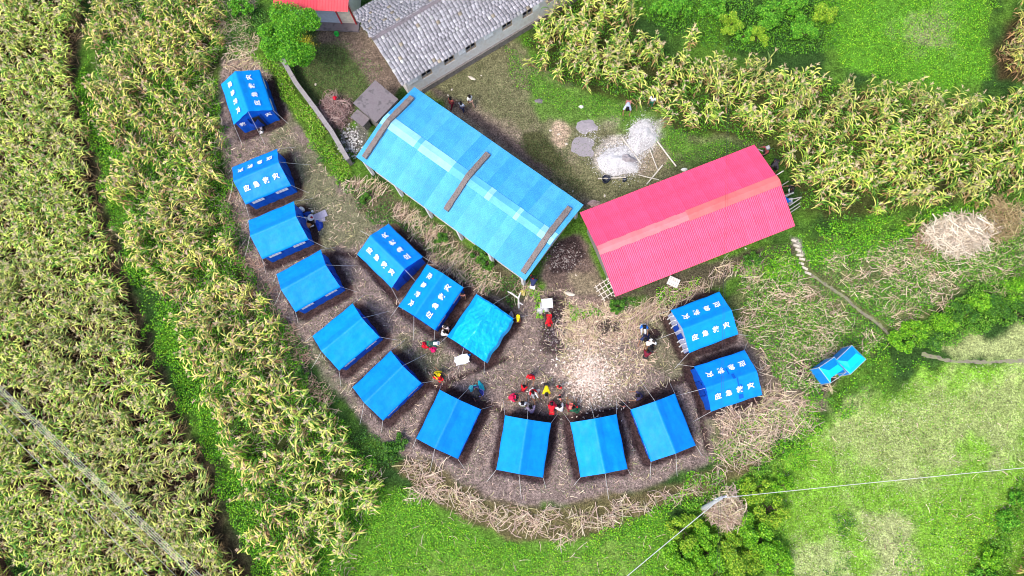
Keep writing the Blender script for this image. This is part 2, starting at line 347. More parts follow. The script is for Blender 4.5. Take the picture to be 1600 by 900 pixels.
def ground_mat():
    m = bpy.data.materials.new('ground'); m.use_nodes = True; t = m.node_tree; N = t.nodes; L = t.links; b = N['Principled BSDF']
    b.inputs['Roughness'].default_value = .95; b.inputs['Specular IOR Level'].default_value = .1
    a = N.new('ShaderNodeAttribute'); a.attribute_name = 'Col'; tc = N.new('ShaderNodeTexCoord')
    src = a.outputs['Color']
    for sc, amp, lo, hi in ((2.6, .28, .35, .65), (8, .5, .36, .64), (22, .55, .36, .64)):
        n = N.new('ShaderNodeTexNoise'); n.inputs['Scale'].default_value = sc; n.inputs['Detail'].default_value = 4; n.inputs['Roughness'].default_value = .7
        L.new(tc.outputs['Object'], n.inputs['Vector'])
        r = N.new('ShaderNodeMapRange'); r.inputs['From Min'].default_value = lo; r.inputs['From Max'].default_value = hi
        r.inputs['To Min'].default_value = 1-amp; r.inputs['To Max'].default_value = 1+amp; L.new(n.outputs['Fac'], r.inputs['Value'])
        x = N.new('ShaderNodeVectorMath'); x.operation = 'SCALE'; L.new(src, x.inputs[0]); L.new(r.outputs[0], x.inputs['Scale']); src = x.outputs[0]
    L.new(src, b.inputs['Base Color'])
    n = N.new('ShaderNodeTexNoise'); n.inputs['Scale'].default_value = 12; n.inputs['Detail'].default_value = 8; L.new(tc.outputs['Object'], n.inputs['Vector'])
    q = N.new('ShaderNodeBump'); q.inputs['Strength'].default_value = .8; q.inputs['Distance'].default_value = .08
    L.new(n.outputs['Fac'], q.inputs['Height']); L.new(q.outputs[0], b.inputs['Normal'])
    return m
M_ground = ground_mat()
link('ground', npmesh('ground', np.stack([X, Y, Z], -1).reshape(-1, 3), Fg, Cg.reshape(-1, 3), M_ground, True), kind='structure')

# footpath that winds down on the right, worn steps near the red building
def drape(name, line, wid, m, lift=.005, **k):
    pts = [PG(*p)[:2] for p in line]; dense = []
    for (ax, ay), (bx, by) in zip(pts, pts[1:]):
        n = max(2, int(math.hypot(bx-ax, by-ay)/.2)); dense += [(ax+(bx-ax)*i/n, ay+(by-ay)*i/n) for i in range(n)]
    dense.append(pts[-1]); b = MB(); q = []
    for i, p in enumerate(dense):
        a = dense[max(i-2, 0)]; c = dense[min(i+2, len(dense)-1)]; tx, ty = c[0]-a[0], c[1]-a[1]; l = math.hypot(tx, ty)+1e-9
        row = []
        for s in (-1, -.4, .4, 1):
            ww = wid*(.35+1.1*random.random())/2 if abs(s) == 1 else wid*.4
            x = p[0]-ty/l*ww*s; y = p[1]+tx/l*ww*s; row.append((x, y, hz(x, y)+(lift if abs(s) < 1 else -.004)))
        q.append(row)
    for r0, r1 in zip(q, q[1:]):
        for j in range(3): b.quad(r0[j], r0[j+1], r1[j+1], r1[j])
    return b.build(name, m, **k)
M_path = mat('trodden_earth', (.30, .26, .20), .95, .5, 3, .6, 25, col2=(.17, .19, .09))
drape('path', [(1262,425),(1290,445),(1315,460),(1345,487),(1372,505),(1395,530)], .30, M_path, kind='structure')
drape('path', [(1440,553),(1455,557),(1470,561),(1490,565),(1540,566),(1620,562),(1700,560)], .34, M_path, kind='structure')

# ------------------------------------------------------------------ corrugated roofs
def sheet_mesh(name, w_, slope, pitch, amp, m):
    """corrugated sheet: x = down the slope 0..slope, y across -w/2..w/2"""
    b = MB(); n = int(round(w_/pitch))*4
    for i in range(2):
        for j in range(n+1):
            b.v.append((slope*i, -w_/2+w_*j/n, amp*math.sin(2*math.pi*j/4)))
    for j in range(n): b.f.append((j+1, j, n+1+j, n+2+j))
    k = len(b.v)
    for i in range(2):
        for j in (0, n): x, y, z = b.v[i*(n+1)+j]; b.v.append((x, y, z-.012))
    return b.mesh(name, m, True)
def gable(root, W, L, ze, zr, nsh, mats, cap_mat, caps, pitch=.13, amp=.016, capw=.32):
    """ridge along local y; both slopes laid in nsh sheets"""
    half = W/2; slope = math.hypot(half, zr-ze); ang = math.atan2(zr-ze, half); sw = L/nsh
    ms = [sheet_mesh('roof_sheet', sw+.06, slope, pitch, amp, m) for m in mats]
    for side in (1, -1):
        for i in range(nsh):
            o = bpy.data.objects.new('roof_sheet', random.choice(ms)); COL.objects.link(o); o.parent = root
            lift = .006*(i % 2)+.004*random.random()
            o.matrix_local = Matrix.Translation((0, -L/2+sw*(i+.5), zr+lift)) @ Matrix.Rotation(0 if side > 0 else math.pi, 4, 'Z') @ Matrix.Rotation(ang+random.uniform(-.003, .003), 4, 'Y')
    for y0, y1, wd, m in caps:
        b = MB(); n = max(2, int((y1-y0)/.5)); tn = math.tan(ang)
        for k in range(n):
            a0 = y0+(y1-y0)*k/n; a1 = y0+(y1-y0)*(k+1)/n
            for s in (1, -1):
                p = [(0, a0, zr+.045), (s*wd, a0, zr+.04-wd*tn), (s*wd, a1, zr+.04-wd*tn), (0, a1, zr+.045)]
                b.quad(*(p if s > 0 else p[::-1])); q = p[1], (s*wd, a0, zr+.02-wd*tn), (s*wd, a1, zr+.02-wd*tn), p[2]; b.quad(*(q if s > 0 else q[::-1]))
        b.build('ridge_cap', m or cap_mat, root)
def rmat(n, c): return mat(n, c, .42, .10, 1.2, .06, 3, spec=.35)

# long school building under light blue sheets
(c, a, W, L) = BLUE
sch = empty('school_building', (c[0], c[1], 0), a, label='long school building under a light blue corrugated roof held down by three grey beams', cat='building')
ms = [rmat('blue_sheet', (.06, .36, .70)), rmat('blue_sheet', (.075, .39, .74)), rmat('blue_sheet', (.045, .32, .66))]
M_cap = rmat('pale_blue_cap', (.26, .58, .84)); M_cap2 = rmat('cap_overlap', (.10, .42, .76))
ln = L/2; caps = []
y = -ln; seg = [2.9, .35, 2.6, 2.9, .4, 1.9, .3, 1.6, .3]
for i, s_ in enumerate(seg):
    y2 = min(y+s_, ln); caps.append((y, y2, .44 if i % 2 == 0 else .43, M_cap if i % 2 == 0 else M_cap2)); y = y2
    if y >= ln: break
if y < ln: caps.append((y, ln, .44, M_cap))
gable(sch, W, L, 2.95, 3.6, 17, ms, M_cap, caps)
wm = mat('lime_wash', (.66, .65, .63), .9, .15, 3, .2, 20)
b = MB(); iw, il = W-1.0, L-.9
for s in (-1, 1):
    b.box((s*iw/2, 0, 1.4), (.25, il, 2.8)); b.box((0, s*(il/2-.13), 1.4), (iw-.25, .25, 2.8))
b.build('wall', wm, sch)
for s in (-1, 1):
    b = MB(); y_ = s*(il/2-.13)
    b.v += [(-iw/2, y_-.12, 2.8), (iw/2, y_-.12, 2.8), (0, y_-.12, 3.45), (-iw/2, y_+.12, 2.8), (iw/2, y_+.12, 2.8), (0, y_+.12, 3.45)]
    b.f += [(0, 2, 1), (3, 4, 5), (0, 1, 4, 3), (1, 2, 5, 4), (2, 0, 3, 5)]; b.build('gable_wall', wm, sch)
for s in (-1, 1):
    for k in range(6):
        b = MB(); b.box((s*(W/2-.18), -L/2+.35+k*(L-.7)/5, 1.42), (.2, .2, 2.84)); b.build('pillar', wm, sch)
for k in range(5):
    for s in (-1, 1):
        b = MB(); yy = -L/2+1.8+k*(L-3.6)/4; b.box((s*(iw/2+.125), yy, 1.5), (.06, 1.1, 1.2)); f = b.build('window', M_wood, sch)
        b = MB(); b.box((s*(iw/2+.15), yy, 1.5), (.05, .95, 1.05)); b.build('pane', M_dark, f)
# grey beams lying across the roof
M_beam = mat('weathered_beam', (.31, .25, .225), .95, .6, 9, 1.0, 14, col2=(.13, .11, .11))
cs, sn = math.cos(-a), math.sin(-a)
def toloc(x, y, c=c): dx, dy = x-c[0], y-c[1]; return dx*cs-dy*sn, dx*sn+dy*cs
for (p, q), lb in ((((644.5,153),(569,246.5)), 'rough grey beam across the north-west end of the blue school roof'),
                   (((763,241),(697,329)), 'rough grey beam across the middle of the blue school roof'),
                   (((890,325),(817,426)), 'rough grey beam across the south-east end of the blue school roof')):
    A = toloc(*P(*p, 3.1)); B = toloc(*P(*q, 3.1)); b = MB(); n = 20; top = []; ang = math.atan2(.65, W/2)
    for i in range(n+1):
        t = i/n; x = A[0]+(B[0]-A[0])*t; y = A[1]+(B[1]-A[1])*t; z = 3.6-abs(x)*math.tan(ang)+.05
        hw = .20+random.uniform(-.015, .015); h = .15+random.uniform(-.02, .02)
        top.append([(x, y-hw, z-.03), (x, y-hw*.9, z+h), (x, y+hw*.9, z+h*random.uniform(.9, 1.1)), (x, y+hw, z-.03)])
    fl = A[0] > B[0]
    for r0, r1 in zip(top, top[1:]):
        for j in range(3):
            qd = (r0[j], r0[j+1], r1[j+1], r1[j]); b.quad(*(qd if not fl else qd[::-1]))
    for r, rev in ((top[0], False), (top[-1], True)): b.quad(*(r if rev == fl else r[::-1]))
    b.build('roof_beam', M_beam, loc=(c[0], c[1], 0), rz=a, label=lb, cat='beam', group='grey beams on the blue roof')

# red roofed building
(c, a, W, L) = RED
red = empty('red_roof_building', (c[0], c[1], 0), a, label='building with a glossy pinkish red corrugated roof and orange ridge', cat='building')
ms = [rmat('red_sheet', (.86, .07, .17)), rmat('red_sheet', (.87, .074, .178)), rmat('red_sheet', (.845, .067, .165))]
M_rc = rmat('orange_cap', (.9, .15, .15)); M_rc2 = rmat('pink_cap', (.88, .20, .22))
caps = []; y = L/2
for k in range(9):   # stepped short pieces at the west end, one long run at the east
    caps.append((y-.66, y+.02, .30+.03*(k % 2), M_rc2)); y -= .66
caps.append((-L/2-.05, y, .36, M_rc))
# local +y points to the west here when the fit runs down the west gable
if P(906, 331)[0] > P(1178, 225)[0]: pass
wl = np.array(P(935, 398, 3))-c; ysgn = -wl[0]*math.sin(a)+wl[1]*math.cos(a)
if ysgn < 0: caps = [(-y1, -y0, w_, m_) for y0, y1, w_, m_ in caps]
gable(red, W, L, 2.95, 3.85, 16, ms, M_rc, caps, pitch=.12)
wm2 = mat('cement_render', (.30, .27, .26), .9, .25, 3, .3, 20, col2=(.22, .19, .18))
b = MB(); iw, il = W-1.5, L-.75
for s in (-1, 1):
    b.box((s*iw/2, 0, 1.4), (.25, il, 2.8)); b.box((0, s*(il/2-.13), 1.4), (iw-.25, .25, 2.8))
b.build('wall', wm2, red)
for s in (-1, 1):
    b = MB(); y_ = s*(il/2-.13)
    b.v += [(-iw/2, y_-.12, 2.8), (iw/2, y_-.12, 2.8), (0, y_-.12, 3.62), (-iw/2, y_+.12, 2.8), (iw/2, y_+.12, 2.8), (0, y_+.12, 3.62)]
    b.f += [(0, 2, 1), (3, 4, 5), (0, 1, 4, 3), (1, 2, 5, 4), (2, 0, 3, 5)]; b.build('gable_wall', wm2, red)
for k in range(4):
    for s in (-1, 1):
        b = MB(); yy = -L/2+1.8+k*(L-3.6)/3; b.box((s*(iw/2+.13), yy, 1.5), (.06, 1.1, 1.2)); f = b.build('window', M_wood, red)
        b = MB(); b.box((s*(iw/2+.155), yy, 1.5), (.05, .95, 1.05)); b.build('pane', M_dark, f)

# old stone building under slates, running out of the picture
E0 = np.array(P(629, 130, 2.6)); E1 = np.array(P(842, 2, 2.6)); u = (E1-E0)/np.linalg.norm(E1-E0); nrm = np.array([-u[1], u[0]])
SL = 16.5; SW_ = 6.6; a = math.atan2(u[1], u[0])
old = empty('slate_roof_building', (E0[0], E0[1], 0), a, label='old white walled stone building with a grey slate roof at the top edge', cat='building')
M_sl = mat('slate', (0, 0, 0), .8, .22, 9, .5, 30, attr='Col')
zr = 3.75; ze = 2.6; pit = math.atan2(zr-ze, SW_/2)
for side in (0, 1):
    V = []; F = []; C = []; sl_len = SW_/2/math.cos(pit)+.1; step = .25 if side == 0 else .24; rows = int(sl_len/step); n = 0
    for r in range(rows+1):
        x = -.15-random.random()*(.05 if side == 0 else .2)
        while x < SL:
            wd = random.uniform(.255, .285) if side == 0 else random.uniform(.2, .34); d = step*random.uniform(.90, .95)
            s0 = r*step+random.uniform(-.008, .008); s1 = s0+d    # measured up from the eave
            th = random.uniform(.005, .010); tl = 0.0; j = random.uniform(-.004, .006); rot = random.uniform(-.04, .04)
            g = random.choice([.33, .36, .39, .43, .29])*random.uniform(.85, 1.15); cc = (g*1.02, g*.97, g*1.03)
            if random.random() < .05: cc = (g*1.3, g*1.27, g*1.25)
            if random.random() < .03: cc = (g*.95, g*.8, g*.6)
            k = n*8
            for up in (0, 1):
                for ex, es in ((x+.016, s0), (x+wd-.016, s0), (x+wd-.012, s1), (x+.012, s1)):
                    ex2 = ex+(es-s0)*rot; yy = es*math.cos(pit); hgt = ze+es*math.sin(pit)+(tl if es == s0 else 0)+j+(th if up else 0)
                    yl = yy-.12 if side == 0 else SW_-yy+.12
                    V.append((ex2, yl, hgt-.05)); C.append(cc)
            fs = [(k+4, k+5, k+6, k+7), (k, k+1, k+5, k+4), (k+1, k+2, k+6, k+5), (k+3, k, k+4, k+7)]
            F += fs if side == 0 else [f[::-1] for f in fs]; n += 1; x += wd
    link('slate_courses', npmesh('slate_courses', np.array(V), np.array(F), np.array(C), M_sl), old, kind='stuff')
x = -.2
while x < SL:
    d = random.uniform(.5, .8); b = MB(); t = random.uniform(-.02, .02)
    for s in (-1, 1):
        q = [(x, SW_/2, zr+.06), (x, SW_/2+s*.17, zr+.005), (x+d-.01, SW_/2+s*.17, zr+.005+t*.2), (x+d-.01, SW_/2, zr+.06+t)]
        b.quad(*(q if s < 0 else q[::-1]))
    b.build('ridge_slate', M_conc, old); x += d
b = MB()   # dark roof boards under the slates, showing in the joints
b.quad((-.1, 0, ze-.09), (SL, 0, ze-.09), (SL, SW_/2, zr-.09), (-.1, SW_/2, zr-.09)); b.quad((-.1, SW_/2, zr-.09), (SL, SW_/2, zr-.09), (SL, SW_, ze-.09), (-.1, SW_, ze-.09))
b.build('roof_boards', mat('dark_batten', (.05, .045, .045), .9), old)
wx = []
for p in [(665.6,112),(701,91),(734.4,70),(792,36.7),(824.4,17.8)]:
    q = np.array(P(*p, 2.1))-E0; wx.append(float(q@u))
wx += [wx[-1]+2.0, wx[-1]+4.2]
b = MB(); x0 = .15; wy = .28
for x in wx+[SL]:
    e = x-.42 if x != SL else SL
    if e > x0: b.box(((x0+e)/2, wy, 1.25), (e-x0, .4, 2.5))
    if x != SL: b.box((x, wy, .75), (.84, .4, 1.5)); b.box((x, wy, 2.4), (.84, .4, .2))
    x0 = x+.42
b.box((.35, SW_/2, 1.25), (.4, SW_-1.0, 2.5)); b.box((SL/2, SW_-.3, 1.25), (SL-.3, .4, 2.5))
b.v += [(.2, .35, 2.5), (.2, SW_-.35, 2.5), (.2, SW_/2, 3.6), (.5, .35, 2.5), (.5, SW_-.35, 2.5), (.5, SW_/2, 3.6)]; k = len(b.v)-6
b.f += [(k, k+2, k+1), (k+3, k+4, k+5)]
b.build('wall', M_plaster, old)
b = MB(); b.box((SL/2, wy-.25, .25), (SL-.1, .16, .6)); b.build('stone_footing', M_stonewall, old)
for x in wx:
    b = MB()
    for dx, dz, sx, sz in ((0, .38, .84, .06), (0, -.38, .84, .06), (-.39, 0, .06, .72), (.39, 0, .06, .72), (0, 0, .05, .7)): b.box((x+dx, wy-.12, 1.9+dz), (sx, .08, sz))
    f = b.build('window', M_wood, old); b = MB(); b.box((x, wy+.05, 1.9), (.8, .04, .76)); b.build('pane', M_dark, f)
x = .3; M_wp = mat('white_plaster', (.88, .87, .86), .9, .12, 5, .4, 20)
while x < SL:   # pale plaster ledge under the eave between the windows
    d = random.uniform(.5, 1.1)
    if all(abs(x+d/2-q) > .42+d/2 for q in wx): b = MB(); b.box((x+d/2, wy-.245, 2.15), (d-.01, .09, .5)); b.build('plaster_patch', M_wp, old)
    x += d

# small house at the top edge
R0 = np.array(P(427, 13, 2.7)); R1 = np.array(P(543, 17.5, 2.7)); u = (R1-R0)/np.linalg.norm(R1-R0); a = math.atan2(u[1], u[0]); hl = float(np.linalg.norm(R1-R0))
sh = empty('small_house', (R0[0], R0[1], 0), a, label='small house with a red sheet roof beside the round green tree', cat='house')
m1 = sheet_mesh('roof_sheet', hl/5+.05, 2.2, .24, .02, rmat('dark_red_sheet', (.62, .05, .075)))
m2 = sheet_mesh('roof_sheet', hl/5+.05, 2.2, .24, .02, rmat('dark_red_sheet', (.70, .075, .09)))
for i in range(5):
    for s in (0, 1):
        o = bpy.data.objects.new('roof_sheet', m1 if i < 3 else m2); COL.objects.link(o); o.parent = sh
        o.matrix_local = Matrix.Translation((hl/5*(i+.5), 2.1, 3.2+.004*(i % 2))) @ Matrix.Rotation(-math.pi/2 if s == 0 else math.pi/2, 4, 'Z') @ Matrix.Rotation(math.atan2(.5, 2.1), 4, 'Y')
b = MB(); b.box((hl/2, 2.1, 3.26), (hl+.05, .34, .03)); b.build('ridge_cap', rmat('red_cap', (.7, .1, .1)), sh)
bw = mat('pale_blue_board', (.42, .48, .58), .6, .08, 5); cw = mat('cream_board', (.62, .56, .47), .8, .12, 5, .2, 20)
b = MB(); b.box((hl*.40, .75, 1.3), (hl*.72, .15, 2.6)); b.build('blue_wall', bw, sh)
b = MB(); b.box((hl*.86, .75, 1.3), (hl*.19, .15, 2.6)); b.build('cream_wall', cw, sh)
b = MB(); b.box((hl*.97, 2.1, 1.3), (.12, 2.5, 2.6)); b.box((.1, 2.1, 1.3), (.12, 2.5, 2.6)); b.box((hl/2, 3.4, 1.3), (hl-.1, .12, 2.6)); b.build('side_wall', cw, sh)
for f in (.765, .97): 
    b = MB(); b.box((hl*f, .62, 1.32), (.08, .08, 2.64)); b.build('post', rmat('red_post', (.5, .03, .04)), sh)
b = MB(); b.box((hl/2, .6, .08), (hl+.1, 1.1, .16)); b.build('plinth', M_conc, sh)

# concrete water tank and its lower block
def slab(px, z, th, name, lb, cat, inset=.12):
    c, a, L1, W1 = rectfit(px, z); o = empty(name, (c[0], c[1], 0), a, label=lb, cat=cat)
    b = MB(); b.box((0, 0, z-th/2), (L1, W1, th)); b.build('top_slab', M_conc, o)
    b = MB(); b.box((0, 0, (z-th)/2), (L1-inset*2, W1-inset*2, z-th)); b.build('wall', M_stonewall, o)
slab([(587.8,124.7),(622,156.5),(588,189.5),(550,161.4)], 2.1, .16, 'water_tank', 'square hut with a stained flat concrete roof at the blue roof corner', 'hut')
slab([(557,171),(577,183),(568,200),(549,182)], 1.1, .12, 'concrete_block', 'low mossy concrete block beside the flat roofed hut', 'concrete block')

# garden wall
M_cope = mat('coping', (.36, .33, .33), .9, .3, 4, .4, 20, col2=(.22, .2, .2))
wl = [PG(*p)[:2] for p in [(449,103),(470,140),(500,180),(525,215),(550,258)]]
gw = empty('garden_wall', (wl[0][0], wl[0][1], 0), label='narrow grey stone wall running beside the leafy hedge', cat='wall')
for (ax, ay), (bx, by) in zip(wl, wl[1:]):
    l = math.hypot(bx-ax, by-ay); t = math.atan2(by-ay, bx-ax); mx, my = (ax+bx)/2-wl[0][0], (ay+by)/2-wl[0][1]
    b = MB(); b.box((mx, my, .45), (l, .26, 1.1), t); b.build('wall_run', M_stonewall, gw)
    n = int(l/.55)
    for k in range(n):
        f = (k+.5)/n; b = MB(); b.box((ax+(bx-ax)*f-wl[0][0], ay+(by-ay)*f-wl[0][1], 1.03+random.uniform(-.012, .012)), (l/n-.015, .32, .08), t+random.uniform(-.03, .03)); b.build('coping_stone', M_cope, gw)

# ------------------------------------------------------------------ relief tents
def zroof(u, v, ze=TENT_Z, zr=2.46):
    """u along ridge -1..1, v across -1..1"""
    s = abs(v); z = zr-(zr-ze)*s
    z += -.05*math.exp(-(v/.05)**2)*0-.035*(1-abs(math.cos(math.pi*u)))*(1-abs(2*s-1))     # sag between the frames
    return z
def canopy_mesh(seed, wr=.012):
    hue = (1.0, .88, .94, 1.08)[seed-1]
    V = []; C = []; nu, nv = 28, 32; r = random.Random(seed); sx, sy = r.random()*50, r.random()*50
    us = np.linspace(-1, 1, nu+1); vs = np.linspace(-1, 1, nv+1)
    for i, u in enumerate(us):
        for j, v in enumerate(vs):
            x = u*TL_/2*(1-.018*(1-v*v)*(abs(u) > .9)); y = v*TW_/2*(1-.02*(1-abs(math.cos(math.pi*u*.5*2)))*(abs(v)))
            z = zroof(u, v)+wr*2*(float(fbm(x*1.6+sx, y*3.2+sy, 4, 3))-.5)*2
            ew = abs(u)**8
            z += wr*1.5*ew*math.sin(y*9+sx)
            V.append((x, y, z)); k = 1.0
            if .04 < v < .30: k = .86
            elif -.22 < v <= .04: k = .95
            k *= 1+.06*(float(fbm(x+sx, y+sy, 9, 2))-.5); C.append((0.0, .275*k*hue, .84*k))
    F = []
    for i in range(nu):
        for j in range(nv): a_ = i*(nv+1)+j; F.append((a_, a_+nv+1, a_+nv+2, a_+1))
    # valance hanging along the two eaves
    for j in (0, nv):
        base = len(V)
        for i, u in enumerate(us):
            x, y, z = V[i*(nv+1)+j]; V.append((x, y*1.003, z-.13)); C.append((0, .24, .72))
        for i in range(nu):
            q = (i*(nv+1)+j, base+i, base+i+1, (i+1)*(nv+1)+j); F.append(q if j == 0 else q[::-1])
    return npmesh('canopy', np.array(V), np.array(F), np.array(C), M_tent, True)
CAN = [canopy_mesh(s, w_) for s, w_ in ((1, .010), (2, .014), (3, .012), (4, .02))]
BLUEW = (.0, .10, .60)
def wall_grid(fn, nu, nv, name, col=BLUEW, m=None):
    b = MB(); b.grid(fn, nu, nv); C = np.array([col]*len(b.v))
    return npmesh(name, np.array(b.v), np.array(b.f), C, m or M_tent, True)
wl2, ww2 = TL_/2-.10, TW_/2-.12
def _side(s): 
    return lambda u, v: ((u*2-1)*wl2*(1+.005*(1-v)), s*(ww2+.015*(1-v)+.02*math.sin(u*31)*(1-v)), v*1.68-.12)
def _gab(s):
    def f(u, v):
        yy = (u*2-1); top = 1.56+(1-abs(yy))*.86; return (s*(wl2+.015*(1-v)+.02*math.sin(u*27)*(1-v)), yy*ww2*(1+.005*(1-v)), -.12+v*(top+.12))
    return f
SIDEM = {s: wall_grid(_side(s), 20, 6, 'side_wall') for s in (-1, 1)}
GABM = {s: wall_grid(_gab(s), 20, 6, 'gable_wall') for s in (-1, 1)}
M_lining = mat('silver_lining', (.62, .62, .66), .5, .25, 14, .4, 12, col2=(.2, .25, .5))
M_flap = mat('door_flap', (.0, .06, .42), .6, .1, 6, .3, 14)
M_clear = mat('clear_window', (.82, .85, .9), .35, .08, 20)
def win_meshes():
    f = MB(); f.box((0, 0, 0), (.94, .03, .44)); fm = f.mesh('window', mat('window_flap', (.0, .10, .50), .6))
    p = MB(); p.box((0, 0, 0), (.195, .035, .33)); return fm, p.mesh('pane', M_clear)
WF, WP = win_meshes()
def charmesh(txt, name):
    cu = bpy.data.curves.new(name, 'FONT'); cu.body = txt; cu.size = .43; cu.offset = .011; cu.align_x = 'CENTER'; cu.align_y = 'CENTER'; cu.resolution_u = 1; cu.space_character = 1.62
    o = bpy.data.objects.new(name, cu); COL.objects.link(o); dg = bpy.context.evaluated_depsgraph_get()
    me = bpy.data.meshes.new_from_object(o.evaluated_get(dg)); me.materials.clear(); me.materials.append(M_print)
    bpy.data.objects.remove(o); me.name = name; return me

def textrow(txt, pitch, name):
    ms_ = [charmesh(c_, name) for c_ in txt]; V, F = [], []
    for i, m_ in enumerate(ms_):
        o_ = len(V); V += [(v.co.x+(i-1.5)*pitch, v.co.y, v.co.z) for v in m_.vertices]; F += [tuple(q+o_ for q in p.vertices) for p in m_.polygons]
    me = bpy.data.meshes.new(name); me.from_pydata(V, [], F); me.materials.append(M_print); return me
TXT = textrow('应急救灾', .70, 'lettering'); CH3 = charmesh('救', 'character'); CH4 = charmesh('灾', 'character')
def ropeM(p, q, parent, r=.009):
    b = MB(); n = 5; p = Vector(p); q = Vector(q)
    b.tube([p.lerp(q, i/n)-Vector((0, 0, .05*math.sin(math.pi*i/n))) for i in range(n+1)], r, 4, False); o = b.build('guy_rope', M_rope, parent)
    s = MB(); s.tube([q-Vector((0, 0, .1)), q+Vector((0, 0, .12))], .022, 5); s.build('stake', M_wood, parent)
def tent(k, label, text=False, canopy=0, wins=(-1, 1), lining=0, door=0, ropes='cgm'):
    c, a = TENTS[k]; t = empty('relief_tent', (c[0], c[1], hz(c[0], c[1])), a, label=label, cat='tent', group='blue relief tents in the camp')
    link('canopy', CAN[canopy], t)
    for s in (-1, 1):
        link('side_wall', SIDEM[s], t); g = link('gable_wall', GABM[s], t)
        if lining == s:
            me = GABM[s].copy(); me.materials.clear(); me.materials.append(M_lining); g.data = me; g.location.x = .02*s; g['label'] = 'gable wall with its silvery white lining turned outwards'
            for y_ in (-1.15, -.8, -.5, .5, .8, 1.1):
                b = MB(); b.tube([(s*(wl2+.16), y_*1.02, .02), (s*(wl2+.10), y_+.04, .9), (s*(wl2+.06), y_-.03, 1.5)], [.05, .03, .045], 6); b.build('lining_fold', M_white, t)
    for s in wins:
        for x in (-.88, .88):
            wo = link('window', WF, t, (x, s*(ww2+.03), 1.15)); 
            for i in range(4): link('pane', WP, wo, (-.33+.22*i, s*.014, .01))
    for s in (-1, 1):     # rolled or hanging door flap on each gable
        b = MB(); b.grid(lambda u, v: (s*(wl2+.03+.02*(1-v)+.02*math.sin(u*9)), -.42+.84*u, .02+1.5*v), 8, 4); b.build('door_flap', M_flap, t, smooth=True)
        for y in (-.46, .46):
            b = MB(); b.tube([(s*(wl2+.06), y, .05), (s*(wl2+.05), y, 1.6)], .035, 6); b.build('flap_tie', M_flap, t)
    if door:              # entrance folded open
        s = door; b = MB(); b.box((s*(wl2+.11), .1, .8), (.03, .5, 1.5)); b.build('doorway', M_dark, t)
        b = MB(); b.grid(lambda u, v: (s*(wl2+.10+.45*math.sin(v*1.9)*(.5+.5*math.sin(u*3.1))), -.55+.8*u, .1+1.5*v), 10, 8); b.build('open_flap', M_flap, t, smooth=True)
    if text:
        ang = math.atan2(.86, TW_/2)
        for s in (-1, 1):
            o = bpy.data.objects.new('lettering', TXT); COL.objects.link(o); o.parent = t
            v = .5; o.matrix_local = Matrix.Translation((0, s*v*TW_/2, zroof(0, v)+.085)) @ Matrix.Rotation(0 if s < 0 else math.pi, 4, 'Z') @ Matrix.Rotation(ang, 4, 'X')
    rr = random.Random(k*7)
    def gpt(x, y):
        ca, sa = math.cos(a), math.sin(a); X_ = c[0]+x*ca-y*sa; Y_ = c[1]+x*sa+y*ca; return (x, y, hz(X_, Y_)-hz(*c))
    if 'c' in ropes:
        for sx in (-1, 1):
            for sy in (-1, 1): ropeM((sx*TL_/2, sy*TW_/2, TENT_Z), gpt(sx*(TL_/2+rr.uniform(.5, 1.1)), sy*(TW_/2+rr.uniform(.2, .6))), t)
    if 'g' in ropes:
        for sx in (-1, 1): ropeM((sx*TL_/2, 0, 2.44), gpt(sx*(TL_/2+rr.uniform(1.3, 1.8)), rr.uniform(-.3, .3)), t)
    if 'x' in ropes:
        for sy in (-1, 1): ropeM((0, sy*TW_/2, TENT_Z), gpt(rr.uniform(-.2, .2), sy*(TW_/2+rr.uniform(.7, 1.1))), t)
    return t
t1 = tent(1, 'blue tent with white characters at the north-west corner, nearest the leafy tree', True, 0, door=1)
for me, y in ((CH3, -.95), (CH4, .98)):
    o = bpy.data.objects.new('character', me); COL.objects.link(o); o.parent = t1
    o.matrix_local = Matrix.Translation((wl2+.09, y, 1.25)) @ Matrix.Rotation(math.pi/2, 4, 'Z') @ Matrix.Rotation(math.pi/2*.96, 4, 'X')
tent(2, 'blue tent with white characters, second from the north in the outer row', True, 1)
tent(3, 'plain blue tent with a heap of belongings at its east end', False, 0)
tent(4, 'plain blue tent in the outer row facing the north-west lettered inner tent', False, 2)
tent(5, 'wrinkled plain blue tent with faint dusty marks on its roof', False, 3)
tent(6, 'plain blue tent in the outer row left of the woman in yellow', False, 2)
tent(7, 'plain blue tent at the south-west bend, beside the cyan washing', False, 1)
tent(8, 'plain blue tent at the southern foot of the ring, left of its neighbour', False, 0)
tent(9, 'plain blue tent at the southern foot of the ring, south of the crowd\'s right end', False, 3)
tent(10, 'plain blue tent at the south-east bend below the white husk heap', False, 2)
tent(11, 'lettered blue tent, the southern of the eastern pair, dark marks on its roof', True, 1)
tent(12, 'lettered blue tent with a silvery west gable, the northern of the eastern pair', True, 0, lining=-1)
tent(13, 'lettered blue tent, north-west end of the inner row of three', True, 2)
tent(14, 'lettered blue tent, middle of the inner row of three', True, 0)
t15 = tent(15, 'blue tent under a crumpled light blue tarpaulin beside the open yard', False, 3)
